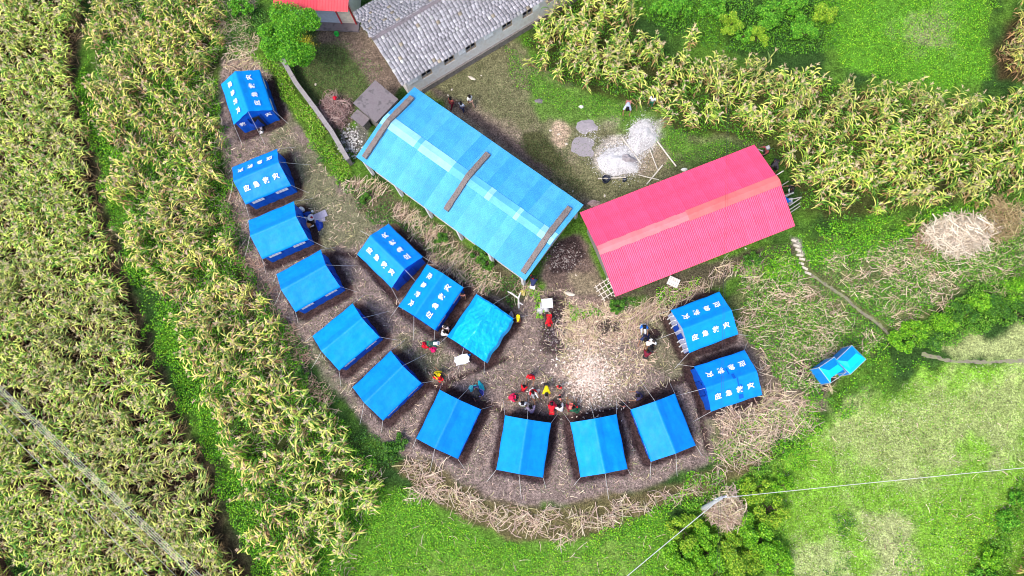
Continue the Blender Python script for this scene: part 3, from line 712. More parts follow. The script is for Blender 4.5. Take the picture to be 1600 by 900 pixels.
# dark patched streaks on the roof of tent 11
c11, a11 = TENTS[11]
tp = [o for o in COL.objects if o.name.startswith('relief_tent') and abs(o.location.x-c11[0]) < .01][0]
b = MB()
for x, y, sx, sy in ((.35, -1.15, .28, .25), (.5, -.7, .09, .5), (.35, -.25, .07, .5), (.2, .15, .16, .3), (-.25, .72, .16, .22), (.02, .55, .06, .4)):
    b.v += [(x-sx/2, y-sy/2, zroof(x/TL_*2, (y-sy/2)/TW_*2)+.045), (x+sx/2, y-sy/2, zroof(x/TL_*2, (y-sy/2)/TW_*2)+.045), (x+sx/2, y+sy/2, zroof(x/TL_*2, (y+sy/2)/TW_*2)+.045), (x-sx/2, y+sy/2, zroof(x/TL_*2, (y+sy/2)/TW_*2)+.045)]
    n = len(b.v)-4; b.f.append((n, n+1, n+2, n+3))
b.build('patch', mat('patch', (0, .10, .50), .6), tp)
# crumpled tarpaulin over the tent by the yard
def tarpf(u, v):
    x = (-1.55+3.2*u)*1.0; y = -1.15+2.85*v; cr = .17*(abs(float(fbm(x*1.3+3, y*2.2+4, 21, 4))-.5)*2)+.05*abs(math.sin(x*3+y*5))*float(vnoise(x*2, y*2, 5))
    uu = max(-1, min(1, x/TL_*2)); vv = max(-1, min(1, y/TW_*2)); z = zroof(uu, vv)+.03+cr*.8
    if y > TW_/2: z -= (y-TW_/2)*2.2; y = TW_/2+(y-TW_/2)*.5
    return (x, y+.04*math.sin(x*5), z)
b = MB(); b.grid(tarpf, 70, 60, flip=True)
C = np.array([(.0, .43+.03*math.sin(p[0]*2), .88) for p in b.v])
c15, a15 = TENTS[15]
# local +y of this tent must be its yard side
q = np.array(P(782, 534, 1.8))-c15; s15 = -q[0]*math.sin(a15)+q[1]*math.cos(a15)
link('tarpaulin', npmesh('tarpaulin', np.array(b.v), np.array(b.f), C, mat('tarp', (0, 0, 0), .35, .10, 5, .6, 6, attr='Col', spec=.45), True),
     loc=(c15[0], c15[1], hz(*c15)), rz=a15+(0 if s15 > 0 else math.pi), label='crumpled light blue tarpaulin lying over the end tent of the inner row', cat='tarpaulin')

# two small latrine tents on the right
M_cy = mat('cyan_fabric', (.0, .56, .92), .45, .06, 4, .2, 9); M_cy2 = mat('mid_blue_fabric', (.0, .26, .80), .5, .06, 4, .2, 9); M_cyd = mat('deep_blue_fabric', (0, .09, .5), .6)
def latrine(px, label, openf):
    c, a, L1, W1 = rectfit(px, 1.7); t = empty('latrine_tent', (c[0], c[1], hz(*c)), a, label=label, cat='small tent', group='small shelters beside the maize stubble')
    x, y = L1/2, W1/2; T = [(-x, -y, 1.6), (x, -y, 1.6), (x, y, 1.6), (-x, y, 1.6)]; r0, r1 = (-x*.25, y*.55, 1.95), (-x*.25, -y*.55, 1.95); r2, r3 = (x*.5, y*.8, 1.9), (x*.5, -y*.8, 1.9)
    b = MB(); b.quad(T[3], T[0], r1, r0); b.build('roof_slope', M_cy2, t)
    b = MB(); b.tri(T[0], r3, r1); b.tri(r0, r2, T[3])
    if openf: b.quad(r1, r3, r2, r0); b.tri(T[0], T[1], r3); b.quad(r2, T[2], T[3], T[3])
    else: b.quad(r1, r3, r2, r0); b.tri(T[0], T[1], r3); b.quad(r3, T[1], T[2], r2); b.tri(r2, T[2], T[3])
    b.f = [tuple(dict.fromkeys(f)) for f in b.f]; b.build('roof_top', M_cy, t)
    for i in range(4):
        if openf and i == 1: continue
        p, q = T[i], T[(i+1) % 4]; b = MB()
        b.grid(lambda u, v: (p[0]+(q[0]-p[0])*u, p[1]+(q[1]-p[1])*u+.02*math.sin(u*20), -.05+1.65*v), 8, 3, True); b.build('side_wall', M_cy2, t, smooth=True)
    if openf:
        b = MB(); b.quad((x-.03, -y+.05, .02), (x-.03, y-.05, .02), (-x+.05, y-.05, .02), (-x+.05, -y+.05, .02)); b.build('floor_sheet', M_cyd, t)
        b = MB(); b.quad((x, -y, 1.6), (x, -y*.2, .05), (x+.1, -y, .02), (x+.05, -y*1.1, .5)); b.build('door_flap', M_cyd, t)
    for i in range(4):
        b = MB(); b.tube([(T[i][0], T[i][1], 0), T[i]], .025, 6); b.build('pole', M_grey, t)
        b = MB(); q = T[(i+1) % 4]; b.tube([T[i], q], .02, 6); b.build('rail', M_grey, t)
latrine([(1280.5,573),(1297,598),(1324,582),(1304,559)], 'small blue shelter with its door side hanging open', True)
latrine([(1307,560),(1326,583),(1357.5,563),(1332,542)], 'small blue shelter closed on all sides, nearest the footpath', False)

# ------------------------------------------------------------------ people
def skin_mesh(name, V, E_, Rr, root=0, lvl=1):
    me = bpy.data.meshes.new(name); bm = bmesh.new(); ly = bm.verts.layers.skin.verify(); vs = [bm.verts.new(v) for v in V]
    for a_, b_ in E_: bm.edges.new((vs[a_], vs[b_]))
    for i, v in enumerate(vs): r = Rr[i]; v[ly].radius = r if isinstance(r, tuple) else (r, r); v[ly].use_root = (i == root)
    bm.to_mesh(me); bm.free(); o = bpy.data.objects.new(name, me); COL.objects.link(o)
    o.modifiers.new('s', 'SKIN').use_smooth_shade = True; q = o.modifiers.new('d', 'SUBSURF'); q.levels = lvl; q.render_levels = lvl
    dg = bpy.context.evaluated_depsgraph_get(); out = bpy.data.meshes.new_from_object(o.evaluated_get(dg)); out.name = name
    bpy.data.objects.remove(o); bpy.data.meshes.remove(me); return out
def joints(bend=0, hips=((5, 4), (-5, 4)), arms=((8, 15, 12), (8, 15, 12)), nod=0):
    """bend: torso forward; hips: (thigh forward, knee bend) per leg; arms: (forward, elbow bend, out); degrees"""
    J = {}; sb, cb = math.sin(R_(bend)), math.cos(R_(bend)); pel = np.zeros(3)
    up = np.array([0, sb, cb]); J['pel'] = pel
    for n, d in (('spine', .2), ('chest', .38), ('neck', .52)): J[n] = pel+up*d
    hb = R_(bend*.7+nod); hu = np.array([0, math.sin(hb), math.cos(hb)]); J['head0'] = J['neck']+hu*.07; J['head1'] = J['neck']+hu*.15; J['head2'] = J['neck']+hu*.22
    J['nose'] = J['head1']+np.array([0, math.cos(hb), -math.sin(hb)])*.095-hu*.01
    for i, s in enumerate((-1, 1)):
        hf, kf = hips[i]; h = np.array([s*.095, 0, -.03]); th = R_(hf); sp = .10 if hf > 60 else .02
        kn = h+.42*np.array([s*sp, math.sin(th), -math.cos(th)]); sh_ = R_(hf-kf); an = kn+.40*np.array([-s*sp*.3, math.sin(sh_), -math.cos(sh_)])
        J['hip%d' % i], J['kn%d' % i], J['an%d' % i], J['toe%d' % i] = h, kn, an, an+np.array([s*.03, .16, -.045])
        sf, ef, out = arms[i]; A = J['neck']+np.array([s*.175, 0, 0])-up*.05; o_ = math.sin(R_(out))
        f1 = R_(sf); el = A+.27*np.array([s*o_, math.sin(f1), -math.cos(f1)]); f2 = R_(sf+ef); wr = el+.24*np.array([s*o_*.1-s*.12, math.sin(f2), -math.cos(f2)])
        J['sh%d' % i], J['el%d' % i], J['wr%d' % i] = A, el, wr; dv = (wr-el)/np.linalg.norm(wr-el); J['pa%d' % i] = wr+dv*.07; J['dv%d' % i] = dv
    z0 = min(J['an0'][2], J['an1'][2])-.075
    for k in J:
        if not k.startswith('dv'): J[k] = J[k]-np.array([0, 0, z0])
    return J
def make_pose(pn, **kw):
    J = joints(**kw); V, E_, Rr = [], [], []
    def add(p, r, par=None):
        V.append(tuple(p)); Rr.append(r)
        if par is not None: E_.append((par, len(V)-1))
        return len(V)-1
    pel = add(J['pel'], (.13, .10)); sp = add(J['spine'], (.115, .09), pel); ch = add(J['chest'], (.13, .095), sp); nk = add(J['neck'], .055, ch)
    h0 = add(J['head0'], (.07, .075), nk); h1 = add(J['head1'], (.088, .1), h0); h2 = add(J['head2'], (.07, .08), h1); add(J['nose'], .022, h1)
    for i, s in enumerate((-1, 1)):
        a_ = add(J['sh%d' % i], .062, ch); e = add(J['el%d' % i], .043, a_); w_ = add(J['wr%d' % i], .029, e); p = add(J['pa%d' % i], (.036, .022), w_); dv = J['dv%d' % i]
        sd = np.cross(dv, (0, 0, 1)); sd = sd/(np.linalg.norm(sd)+1e-6)
        for k, l in enumerate((.060, .072, .068, .052)):
            f0 = add(J['pa%d' % i]+sd*(k-1.5)*.019+dv*.03, .0095, p); f1 = add(V[f0]+dv*l*.6+np.array([0, 0, -.01]), .0085, f0); add(V[f1]+dv*l*.4+np.array([0, 0, -.022]), .007, f1)
        t0 = add(J['wr%d' % i]+dv*.03-s*sd*.04, .011, w_); add(V[t0]+dv*.035-s*sd*.014, .009, t0)
        h = add(J['hip%d' % i], .085, pel); k_ = add(J['kn%d' % i], .055, h); an = add(J['an%d' % i], .036, k_); add(J['toe%d' % i], (.04, .022), an)
    body = skin_mesh('body_'+pn, V, E_, Rr)
    def part(chain, edges, name):
        ns = [c for c, _ in chain]; vv = [tuple(J[n]) if isinstance(n, str) else tuple(n) for n in ns]; return skin_mesh(name, vv, edges, [r for _, r in chain])
    el0 = J['sh0']+(J['el0']-J['sh0'])*.85; el1 = J['sh1']+(J['el1']-J['sh1'])*.85
    shirt = part([('pel', (.155, .125)), ('spine', (.145, .115)), ('chest', (.155, .12)), (J['neck']*.8+J['chest']*.2, .09), ('sh0', .088), (el0, .068), ('sh1', .088), (el1, .068)],
                 [(0, 1), (1, 2), (2, 3), (2, 4), (4, 5), (2, 6), (6, 7)], 'shirt_'+pn)
    a0 = J['kn0']+(J['an0']-J['kn0'])*.92; a1 = J['kn1']+(J['an1']-J['kn1'])*.92
    trou = part([(J['pel']+np.array([0, 0, .04]), (.145, .115)), ('hip0', .105), ('kn0', .075), (a0, .058), ('hip1', .105), ('kn1', .075), (a1, .058)], [(0, 1), (1, 2), (2, 3), (0, 4), (4, 5), (5, 6)], 'trousers_'+pn)
    km = (J['kn0']+J['kn1'])/2; am = (J['an0']+J['an1'])/2; am = am+np.array([0, 0, .05])
    skirt = part([(J['pel']+np.array([0, 0, .05]), (.15, .12)), (J['pel']*.5+km*.5, (.19, .17)), (km, (.2, .18)), (am, (.22, .2))], [(0, 1), (1, 2), (2, 3)], 'skirt_'+pn)
    b_ = J['head1']-J['nose']; b_ = b_/np.linalg.norm(b_); hu = (J['head2']-J['head0']); hu = hu/np.linalg.norm(hu)
    hair = skin_mesh('hair_'+pn, [tuple(J['head1']+b_*.03+hu*.01), tuple(J['head2']+b_*.012+hu*.0), tuple(J['head1']+b_*.06-hu*.07)], [(0, 1), (0, 2)], [(.10, .105), (.088, .092), (.06, .05)])
    scarf = skin_mesh('scarf_'+pn, [tuple(J['head1']+b_*.035), tuple(J['head2']+b_*.02), tuple(J['neck']+b_*.06), tuple(J['chest']+b_*.11)], [(0, 1), (0, 2), (2, 3)], [(.12, .12), (.10, .10), (.12, .09), (.14, .06)])
    eb = MB(); 
    for s in (-1, 1):
        c_ = J['head1']-b_*.075+hu*.012+np.array([s*.032, 0, 0]); eb.box(tuple(c_), (.02, .02, .012))
    eyes = eb.mesh('eyes_'+pn); mb = MB(); c_ = J['head1']-b_*.082-hu*.05; mb.box(tuple(c_), (.045, .015, .01)); mouth = mb.mesh('mouth_'+pn)
    ear = MB()
    for s in (-1, 1): ear.lathe([(.001, -.03), (.014, -.02), (.016, .01), (.001, .03)], tuple(J['head1']+np.array([s*.088, 0, 0])), 6, .6, 1)
    return dict(body=body, shirt=shirt, trousers=trou, skirt=skirt, hair=hair, scarf=scarf, eyes=eyes, mouth=mouth, ear=ear.mesh('ears_'+pn, None, True), J=J)
POSES = {
 'stand': make_pose('stand'), 'walk': make_pose('walk', bend=5, hips=((25, 10), (-18, 18)), arms=((-20, 15, 10), (25, 25, 10))),
 'carry': make_pose('carry', bend=8, hips=((12, 8), (-8, 8)), arms=((35, 60, 18), (40, 55, 18)), nod=20),
 'bend': make_pose('bend', bend=75, hips=((12, 15), (2, 12)), arms=((20, 10, 15), (30, 10, 15))),
 'squat': make_pose('squat', bend=32, hips=((108, 138), (104, 138)), arms=((50, 30, 25), (55, 25, 25)), nod=10),
 'sit': make_pose('sit', bend=15, hips=((95, 50), (88, 60)), arms=((40, 45, 20), (30, 50, 20)), nod=15),
 'reach': make_pose('reach', bend=12, hips=((15, 10), (-8, 10)), arms=((75, 20, 18), (95, 10, 18))),
}
SKIN = cmat((.26, .13, .075), .6, .05, .05); M_hair = cmat((.012, .01, .01), .5, .2, .2); M_eye = cmat((.015, .012, .012), .4); M_lip = cmat((.2, .07, .06), .5)
def setm(o, m):
    if not o.data.materials: o.data.materials.append(m)
    o.material_slots[0].link = 'OBJECT'; o.material_slots[0].material = m
def person(px, py, pose, face, top, low, label, skirt=False, head=None, sc=1.0, group='people in the camp', up=.9):
    """face: direction in degrees, 0 = north (up in the picture), clockwise"""
    x, y, z = at(px, py, up*sc if pose not in ('squat', 'sit') else .45*sc)
    e = empty('person', (x, y, z), -R_(face), label=label, cat='person', group=group); e.scale = (sc*1.02,)*3
    p = POSES[pose]; setm(link('body', p['body'], e), SKIN)
    for n, m in (('eyes', M_eye), ('mouth', M_lip), ('ears', SKIN)): setm(link(n, p['ear' if n == 'ears' else n], e), m)
    setm(link('shirt', p['shirt'], e), cmat(top)); setm(link('skirt' if skirt else 'trousers', p['skirt' if skirt else 'trousers'], e), cmat(low))
    if head: setm(link('headscarf', p['scarf'], e), cmat(head))
    else: setm(link('hair', p['hair'], e), M_hair)
    return e
RD = (.72, .01, .02); PK = (.75, .02, .10); WH = (.75, .75, .74); BK = (.02, .02, .025); NV = (.02, .03, .10); YL = (.85, .68, .01); MR = (.18, .01, .03); LI = (.42, .34, .48); GN = (.01, .12, .06); PU = (.08, .04, .25); CR_ = (.6, .5, .4); BL = (.01, .16, .65); SA = (.75, .2, .16)
PEOPLE = [
 (830,587,'carry',190,RD,PU,'woman in a red shawl and purple skirt walking north of the man in yellow',True,RD,1),
 (854,602,'bend',180,YL,BK,'person in a bright yellow top bending down at the heap\'s left',False,None,.95),
 (817,610,'squat',20,RD,MR,'small child in dark red crouching between the two red groups',False,None,.75),
 (831,610,'sit',150,RD,WH,'seated person in red with a white cloth across the lap',False,None,.9),
 (795,621,'squat',90,PK,PK,'woman in pink red crouching furthest left of the crowd',True,PK,.95),
 (806,623,'squat',280,CR_,BK,'bareheaded child facing the crouching pink woman',False,None,.7),
 (817,633,'carry',0,WH,(.2,.22,.15),'person in white and olive standing just above the lilac woman',False,None,.9),
 (831,645,'squat',350,LI,LI,'woman in pale lilac sitting at the top edge of the southern tent',True,None,1),
 (874,605,'stand',200,RD,SA,'child in red standing at the left edge of the white husk heap',False,None,.7),
 (875,621,'stand',80,SA,CR_,'child in salmon pink standing at the lower left of the husk heap',False,None,.75),
 (862,627,'squat',170,PK,PK,'woman wrapped in bright pink with a white bundle at her feet',True,PK,.95),
 (862,645,'bend',0,RD,RD,'person in red stooping beside the northern eave of the southern tent',False,None,.9),
 (878,642,'squat',330,WH,PU,'woman in a white and violet shawl sitting between the red figures',True,None,1),
 (890,643,'squat',10,MR,MR,'woman in maroon with a pink headscarf sitting in the crowd',True,SA,1.05),
 (899,635,'stand',200,RD,RD,'small child in red behind the person in green',False,None,.65),
 (902,641,'squat',300,GN,GN,'person in dark green at the right end of the crowd',False,None,1),
 (1004,619,'squat',270,(.06,.05,.12),(.05,.05,.12),'person in dark violet crouching above the south-eastern tent',True,None,1),
 (978,634,'sit',300,(.3,.12,.1),BK,'small child sitting at the corner of the south-eastern tent',False,None,.65),
 (858,494,'bend',180,RD,RD,'person in red bending over below the white board',False,RD,.9),
 (810,498,'stand',270,YL,(.3,.1,.05),'woman in a yellow headscarf standing at the tarpaulin covered tent',True,YL,.95),
 (1005,509,'sit',180,BL,WH,'person in bright blue, northernmost of the group by the dark pit',False,None,.95),
 (1010,524,'squat',200,NV,NV,'person in dark navy crouching left of the dark pit',False,None,1.05),
 (1019,535,'stand',220,WH,BK,'man in a white shirt holding a white board',False,None,1),
 (1016,546,'walk',90,BK,BK,'person in black just south of the man in the white shirt',False,None,.95),
 (1009,557,'squat',20,MR,BK,'person in dark clothes with an orange bag, southernmost of that group',False,None,.9),
 (832,448,'bend',10,NV,WH,'person in navy bending below the corner of the blue school roof',False,None,.95),
 (832,435,'stand',60,RD,BK,'child in red by the south corner pillar of the school',False,None,.75),
 (690,523,'squat',60,WH,BK,'person in white sitting at the bottom corner of the middle inner tent',False,None,.95),
 (698,513,'stand',200,(.6,.5,.5),BK,'person in a pale pink top between the two inner tents',False,None,.95),
 (724,462,'stand',180,(.5,.2,.15),BK,'child standing at the north end of the gap between inner tents',False,None,.7),
 (670,537,'bend',90,(.02,.06,.05),GN,'person in dark green with a white scarf bending between red and pink bundles',False,WH,.95),
 (679,582,'squat',120,YL,(.8,.12,.01),'woman in yellow and orange crouching next to the outer tents',True,YL,1),
 (688,593,'squat',320,RD,RD,'person in red crouching below the woman in yellow',False,None,.95),
 (744,606,'bend',170,BK,NV,'person in black bending over the cyan washing',False,None,1),
 (705,160,'walk',40,(.4,.1,.08),MR,'child in dark red on the dirt north of the school',False,None,.85),
 (722,167,'stand',30,(.4,.45,.6),NV,'child in pale blue on the dirt north of the school',False,None,.85),
 (735,157,'walk',330,WH,(.4,.25,.2),'child in white on the grass north of the school',False,None,.85),
 (982,160,'bend',190,(.5,.55,.7),(.5,.2,.17),'person in a pale blue top bending at the edge of the maize',False,None,1),
 (1019,158,'stand',200,(.7,.72,.8),GN,'person in white half hidden among the maize stalks',False,None,.9),
 (1197,237,'reach',250,(.3,.06,.06),BK,'man with a grey cap at the north-east corner of the red roof',False,(.4,.4,.42),1),
 (1213,252,'bend',200,(.06,.05,.06),BK,'man in dark clothes bending east of the red roof',False,None,1),
 (1236,299,'reach',260,BK,(.7,.7,.7),'man in black and white holding a pole at the east gable',False,None,1),
 (1235,314,'bend',270,BL,(.5,.5,.55),'man in bright blue leaning to the east gable of the red roof',False,None,1),
 (408,201,'squat',340,(.45,.4,.5),BK,'child sitting in the open doorway of the north-western tent',False,None,.6),
]
for a_ in PEOPLE: person(*a_[:7], skirt=a_[7], head=a_[8], sc=a_[9])

# ------------------------------------------------------------------ small things lying about
def prop(name, px, py, label, cat, up=0.0, rz=0, group=None):
    x, y, z = at(px, py, up); return empty(name, (x, y, z), R_(rz), label=label, cat=cat, group=group)
def crumple(w_, d_, h_, seed, nu=14, nv=12):
    b = MB(); b.grid(lambda u, v: ((u-.5)*w_*(1+.08*math.sin(v*9+seed)), (v-.5)*d_*(1+.08*math.sin(u*8+seed)), .02+h_*(float(fbm(u*3+seed, v*3, 7, 3)))), nu, nv, True); return b
def bundle(name, px, py, r, h, col, label, cat, sx=1, sy=1, rz=0, up=0):
    """soft heap of cloth or a filled sack"""
    x, y, z = at(px, py); b = MB(); n = 14; m = 7; sd = px*.13
    b.grid(lambda u, v: ((r*sx*math.sin(v*math.pi/2+.001)*(1+.18*math.sin(3*u*2*math.pi+sd)+.1*math.sin(5*u*2*math.pi))*math.cos(u*2*math.pi)), (r*sy*math.sin(v*math.pi/2+.001)*(1+.18*math.sin(3*u*2*math.pi+sd)+.1*math.sin(5*u*2*math.pi))*math.sin(u*2*math.pi)), up+h*math.cos(v*math.pi/2)*(1+.2*math.sin(u*19+v*7))), n*2, m, False)
    return b.build(name, cmat(col, .6, .15, .4), loc=(x, y, z), rz=R_(rz), smooth=True, label=label, cat=cat)
def sheetobj(name, px, py, w_, d_, rz, col, label, cat, h=.12, up=0):
    x, y, z = at(px, py, up); return crumple(w_, d_, h, px*.1).build(name, cmat(col, .5, .06, .3), loc=(x, y, z+up), rz=R_(rz), smooth=True, label=label, cat=cat)
sheetobj('plastic_sheet', 722, 562, .95, .62, 17, (.8, .8, .79), 'white sheet spread on the ground in front of the tarpaulin covered tent', 'sheet', .16)
bundle('bag', 731, 556, .16, .16, (.02, .3, .7), 'small sky blue bag on the corner of the white sheet', 'bag', 1.2, .8, 20)
# belongings beside the third tent
x, y, z = at(473, 328); b = MB(); b.lathe([(.001, 0), (.17, 0), (.19, .05), (.19, .3), (.14, .37), (.05, .39), (.05, .44), (.001, .44)], (0, 0, 0), 12, 1, .75); b.build('jerrycan', M_white, loc=(x, y, z), rz=-.4, smooth=True, label='white water jerrycan at the corner of the tent with the belongings', cat='jerrycan')
x, y, z = at(489, 331); b = MB(); b.lathe([(.001, 0), (.08, 0), (.09, .15), (.07, .19), (.001, .19)], (0, 0, 0), 10); b.build('pot', M_white, loc=(x, y, z), smooth=True, label='little white pot beside the grey foam mats', cat='pot')
for (px, py, w_, d_, r_, lb, h) in ((501, 337, .95, .5, 25, 'grey foam mat lying uppermost beside the belongings', .07), (500, 344, .75, .3, 12, 'grey foam mat half under the other one', .03)):
    x, y, z = at(px, py); b = MB(); b.box((0, 0, h), (w_, d_, .035)); b.build('foam_mat', cmat((.36, .34, .44), .8), loc=(x, y, z), rz=R_(r_), label=lb, cat='mat')
e = prop('enamel_plate', 487, 341, 'white enamel plate with red food beside the foam mats', 'plate')
b = MB(); b.lathe([(.001, .05), (.17, .06), (.24, .12), (.25, .12), (.19, .04), (.001, .03)], (0, 0, .04), 16); b.build('dish', M_white, e, smooth=True)
b = MB(); b.lathe([(.09, .05), (.08, .11), (.001, .14)], (.03, .02, .05), 9); b.build('food', cmat((.5, .01, .03)), e, smooth=True)
e = prop('enamel_plate', 477, 344, 'grey white basin holding dark scraps at the tent side', 'plate')
b = MB(); b.lathe([(.001, .03), (.14, .04), (.2, .10), (.21, .10), (.16, .02)], (0, 0, .03), 16); b.build('dish', M_grey, e, smooth=True)
b = MB(); b.box((0, .02, .07), (.1, .08, .04)); b.build('food', M_dark, e)
e = prop('carton', 483, 353, 'orange brown cardboard carton with one flap up', 'box', rz=-15); cb = cmat((.62, .25, .08), .85)
b = MB(); b.box((0, 0, .15), (.36, .26, .3)); b.build('box_body', cb, e); b = MB(); b.box((0, -.16, .28), (.34, .12, .012), M=Matrix.Rotation(R_(35), 3, 'X')); b.build('flap', cb, e)
bundle('cloth_bundle', 499, 352, .30, .30, (.01, .06, .42), 'crumpled deep blue cloth bag below the foam mats', 'cloth bag', .8, 1.25, 25)
bundle('cloth_bundle', 480, 335, .24, .22, (.015, .07, .35), 'dark blue cloth bag next to the white jerrycan', 'cloth bag', 1.2, .8, 10)
x, y, z = at(489, 355); b = MB(); b.tube([(-.16, -.05, .2), (0, 0, .24), (.14, .07, .22)], [.05, .04, .06], 8); b.build('rolled_paper', M_white, loc=(x, y, z), label='white rolled sheet leaning on the blue cloth bag', cat='roll')
# washing at the tent row
bundle('washing', 738, 606, .24, .16, (.08, .62, .66), 'pale cyan washing, left of the person in black', 'washing', 1.2, .8, 30)
bundle('washing', 751, 604, .26, .18, (.02, .55, .62), 'bright turquoise washing, right of the person in black', 'washing', .8, 1.3, 20)
e = prop('basin', 751, 614, 'violet plastic basin by the turquoise washing', 'basin')
b = MB(); b.lathe([(.001, .03), (.17, .03), (.23, .16), (.25, .165), (.25, .15), (.19, 0), (.001, 0)], (0, 0, .03), 18); b.build('rim', cmat((.35, .3, .75), .4), e, smooth=True); b = MB(); b.lathe([(.2, .12), (.001, .12)], (0, 0, 0), 16); b.build('water', cmat((.03, .05, .3), .2), e)
bundle('cloth_bundle', 745, 616, .2, .15, (.3, .01, .08), 'dark red cloth heap left of the violet basin', 'cloth', 1.2, .8)
bundle('cloth_bundle', 664, 540, .24, .28, (.72, .01, .03), 'bright red bundle left of the dark green person', 'bundle', .8, 1.1, 40)
bundle('cloth_bundle', 677, 546, .22, .25, (.7, .01, .14), 'magenta pink bundle below the dark green person', 'bundle', 1.1, .9, 10)
bundle('cloth_bundle', 834, 614, .3, .2, (.72, .72, .72), 'white cloth spread beside the seated person in red', 'cloth', 1.3, .7, 25)
bundle('cloth_bundle', 861, 636, .13, .2, (.75, .75, .76), 'small white bundle under the woman in bright pink', 'bundle')
bundle('cloth_bundle', 823, 634, .2, .22, (.62, .6, .56), 'off white sack held beside the person in olive', 'sack', .8, 1.3, -15)
bundle('cloth_bundle', 1013, 549, .16, .2, (.85, .3, .01), 'orange bag on the ground near the person in dark clothes', 'bag')
bundle('cloth_bundle', 799, 492, .2, .45, (.35, .35, .45), 'grey violet sack leaning on the tarpaulin covered tent', 'sack', .8, 1)
bundle('cloth_bundle', 848, 482, .38, .4, (.5, .5, .52), 'bulging grey white sack beneath the white board', 'sack', 1.1, .9, 20)
bundle('cloth_bundle', 409, 206, .2, .2, (.7, .68, .68), 'white sack at the entrance of the north-western tent', 'sack', .7, 1.1, 15)
bundle('red_cloth', 527, 159, .14, .2, (.7, .01, .04), 'little red cloth on top of the brushwood pile', 'cloth', up=.55)
bundle('yellow_cloth', 818, 457, .2, .3, (.8, .68, .2), 'pale yellow bag below the south corner of the school', 'bag', .9, 1.1)
e = prop('table', 855, 474, 'small white table beside the bulging sack', 'table', .7, 5)
b = MB(); b.box((0, 0, .72), (.72, .62, .03)); b.build('tabletop', M_white, e)
for sx in (-1, 1):
    for sy in (-1, 1): b = MB(); b.tube([(sx*.32, sy*.27, 0), (sx*.32, sy*.27, .71)], .018, 6); b.build('leg', M_grey, e)
e = prop('board', 1014, 537, 'white board held by the man in the white shirt', 'board', 1.0, -5); b = MB(); b.box((0, 0, 1.05), (.34, .26, .015)); b.build('sheet', M_white, e)
def boulder(px, py, r, label, col=M_plaster, sy=.6, rz=0, h=.5, group=None, name='boulder', cat='stone'):
    x, y, z = at(px, py); b = MB(); s = px*.7
    b.grid(lambda u, v: (r*math.sin(v*math.pi*.55)*math.cos(u*2*math.pi)*(1+.14*math.sin(u*13+s)+.1*math.sin(u*29)), r*sy*math.sin(v*math.pi*.55)*math.sin(u*2*math.pi)*(1+.12*math.sin(u*17+s)), h*r*math.cos(v*math.pi*.55)*(1+.1*math.sin(u*11))), 14, 6)
    return b.build(name, col, loc=(x, y, z), rz=R_(rz), label=label, cat=cat, group=group)
M_pst = mat('pale_stone', (.62, .55, .46), .9, .15, 6, .3, 20)
boulder(890, 459, .34, 'long cream coloured stone slab lying in the dry grass', M_pst, .42, -15, .3)
boulder(737, 122, .28, 'white flat stone on the grass below the slate roofed building', M_pst, .4, -30, .3)
boulder(842, 158, .34, 'flat grey stone on the green path edge, left of its twin', M_conc, .55, -10, .3); boulder(908, 167, .16, 'small grey stone on the green verge', M_plaster, .9, 0, .6)
boulder(928, 318, .42, 'pinkish stone heap at the west corner of the red roof', mat('pink_stone', (.5, .33, .3), .9, .4, 8, .6, 20), .6, 5, .5)
boulder(1069, 265, .2, 'grey stone at the red roof\'s northern eave', M_plaster, .7)
for i, (px, py) in enumerate([(713,157),(682,92),(706,140),(700,149),(860,204),(873,210),(895,299),(945,306),(900,430),(885,225),(947,229),(931,242),(960,462),(915,575),(969,573),(747,704),(1085,520),(1165,388),(1032,404),(440,132),(493,132),(690,80),(752,118)]):
    boulder(px, py, random.uniform(.06, .12), 'small pale stone or scrap lying on the ground', M_pst, .7, i*40, .5, 'small pale stones lying about', 'stone')
# crate, rack, buckets, poles
e = prop('wooden_crate', 1051, 442, 'grey slatted wooden crate south of the red roof', 'crate', 0, -25)
for k in range(5): b = MB(); b.box((-.3+.15*k, 0, .3), (.13, .62, .03)); b.build('slat', M_plaster, e)
b = MB(); b.box((0, 0, .15), (.68, .5, .26)); b.build('crate_body', M_wood, e); b = MB(); b.box((0, 0, .33), (.7, .08, .03)); b.build('batten', M_white, e)
e = prop('wooden_trestle', 947, 451, 'white lashed wooden rack leaning out at the west gable corner of the red roof', 'rack', .9, 31); M_pole = mat('pale_pole', (.62, .56, .48), .8, .2, 10, .3, 30)
for y in (-.42, -.1, .2, .48): b = MB(); b.tube([(-.62+.1*abs(y), y, .55+.2*y), (.62, y*1.02, .98+.1*y)], .032, 6); b.build('long_pole', M_pole, e)
for x in (-.42, -.15, .12, .40): b = MB(); b.tube([(x, -.6, .62+x*.35), (x*1.03, .6, .78+x*.35)], .03, 6); b.build('cross_pole', M_pole, e)
for x, y in ((-.42, -.4), (-.42, .42), (.45, -.4), (.45, .42)): b = MB(); b.tube([(x, y, 0), (x, y, .75+.3*x)], .035, 6); b.build('leg', M_pole, e)
def bucket(px, py, r, lb):
    e = prop('bucket', px, py, lb, 'bucket'); b = MB(); b.lathe([(.001, .02), (r*.75, .02), (r*.97, r*1.7), (r, r*1.7), (r*.8, 0), (.001, 0)], (0, 0, .03), 16); b.build('pail', cmat((.02, .025, .05), .4), e, smooth=True)
    b = MB(); b.tube([(r*math.cos(t), .02, r*1.65+r*.8*math.sin(t)*.4) for t in np.linspace(0, math.pi, 9)], .008, 5); b.build('handle', M_grey, e)
bucket(946, 283, .27, 'large black bucket on a pole below the gravel heap'); bucket(975, 283, .14, 'small dark bucket right of the large one')
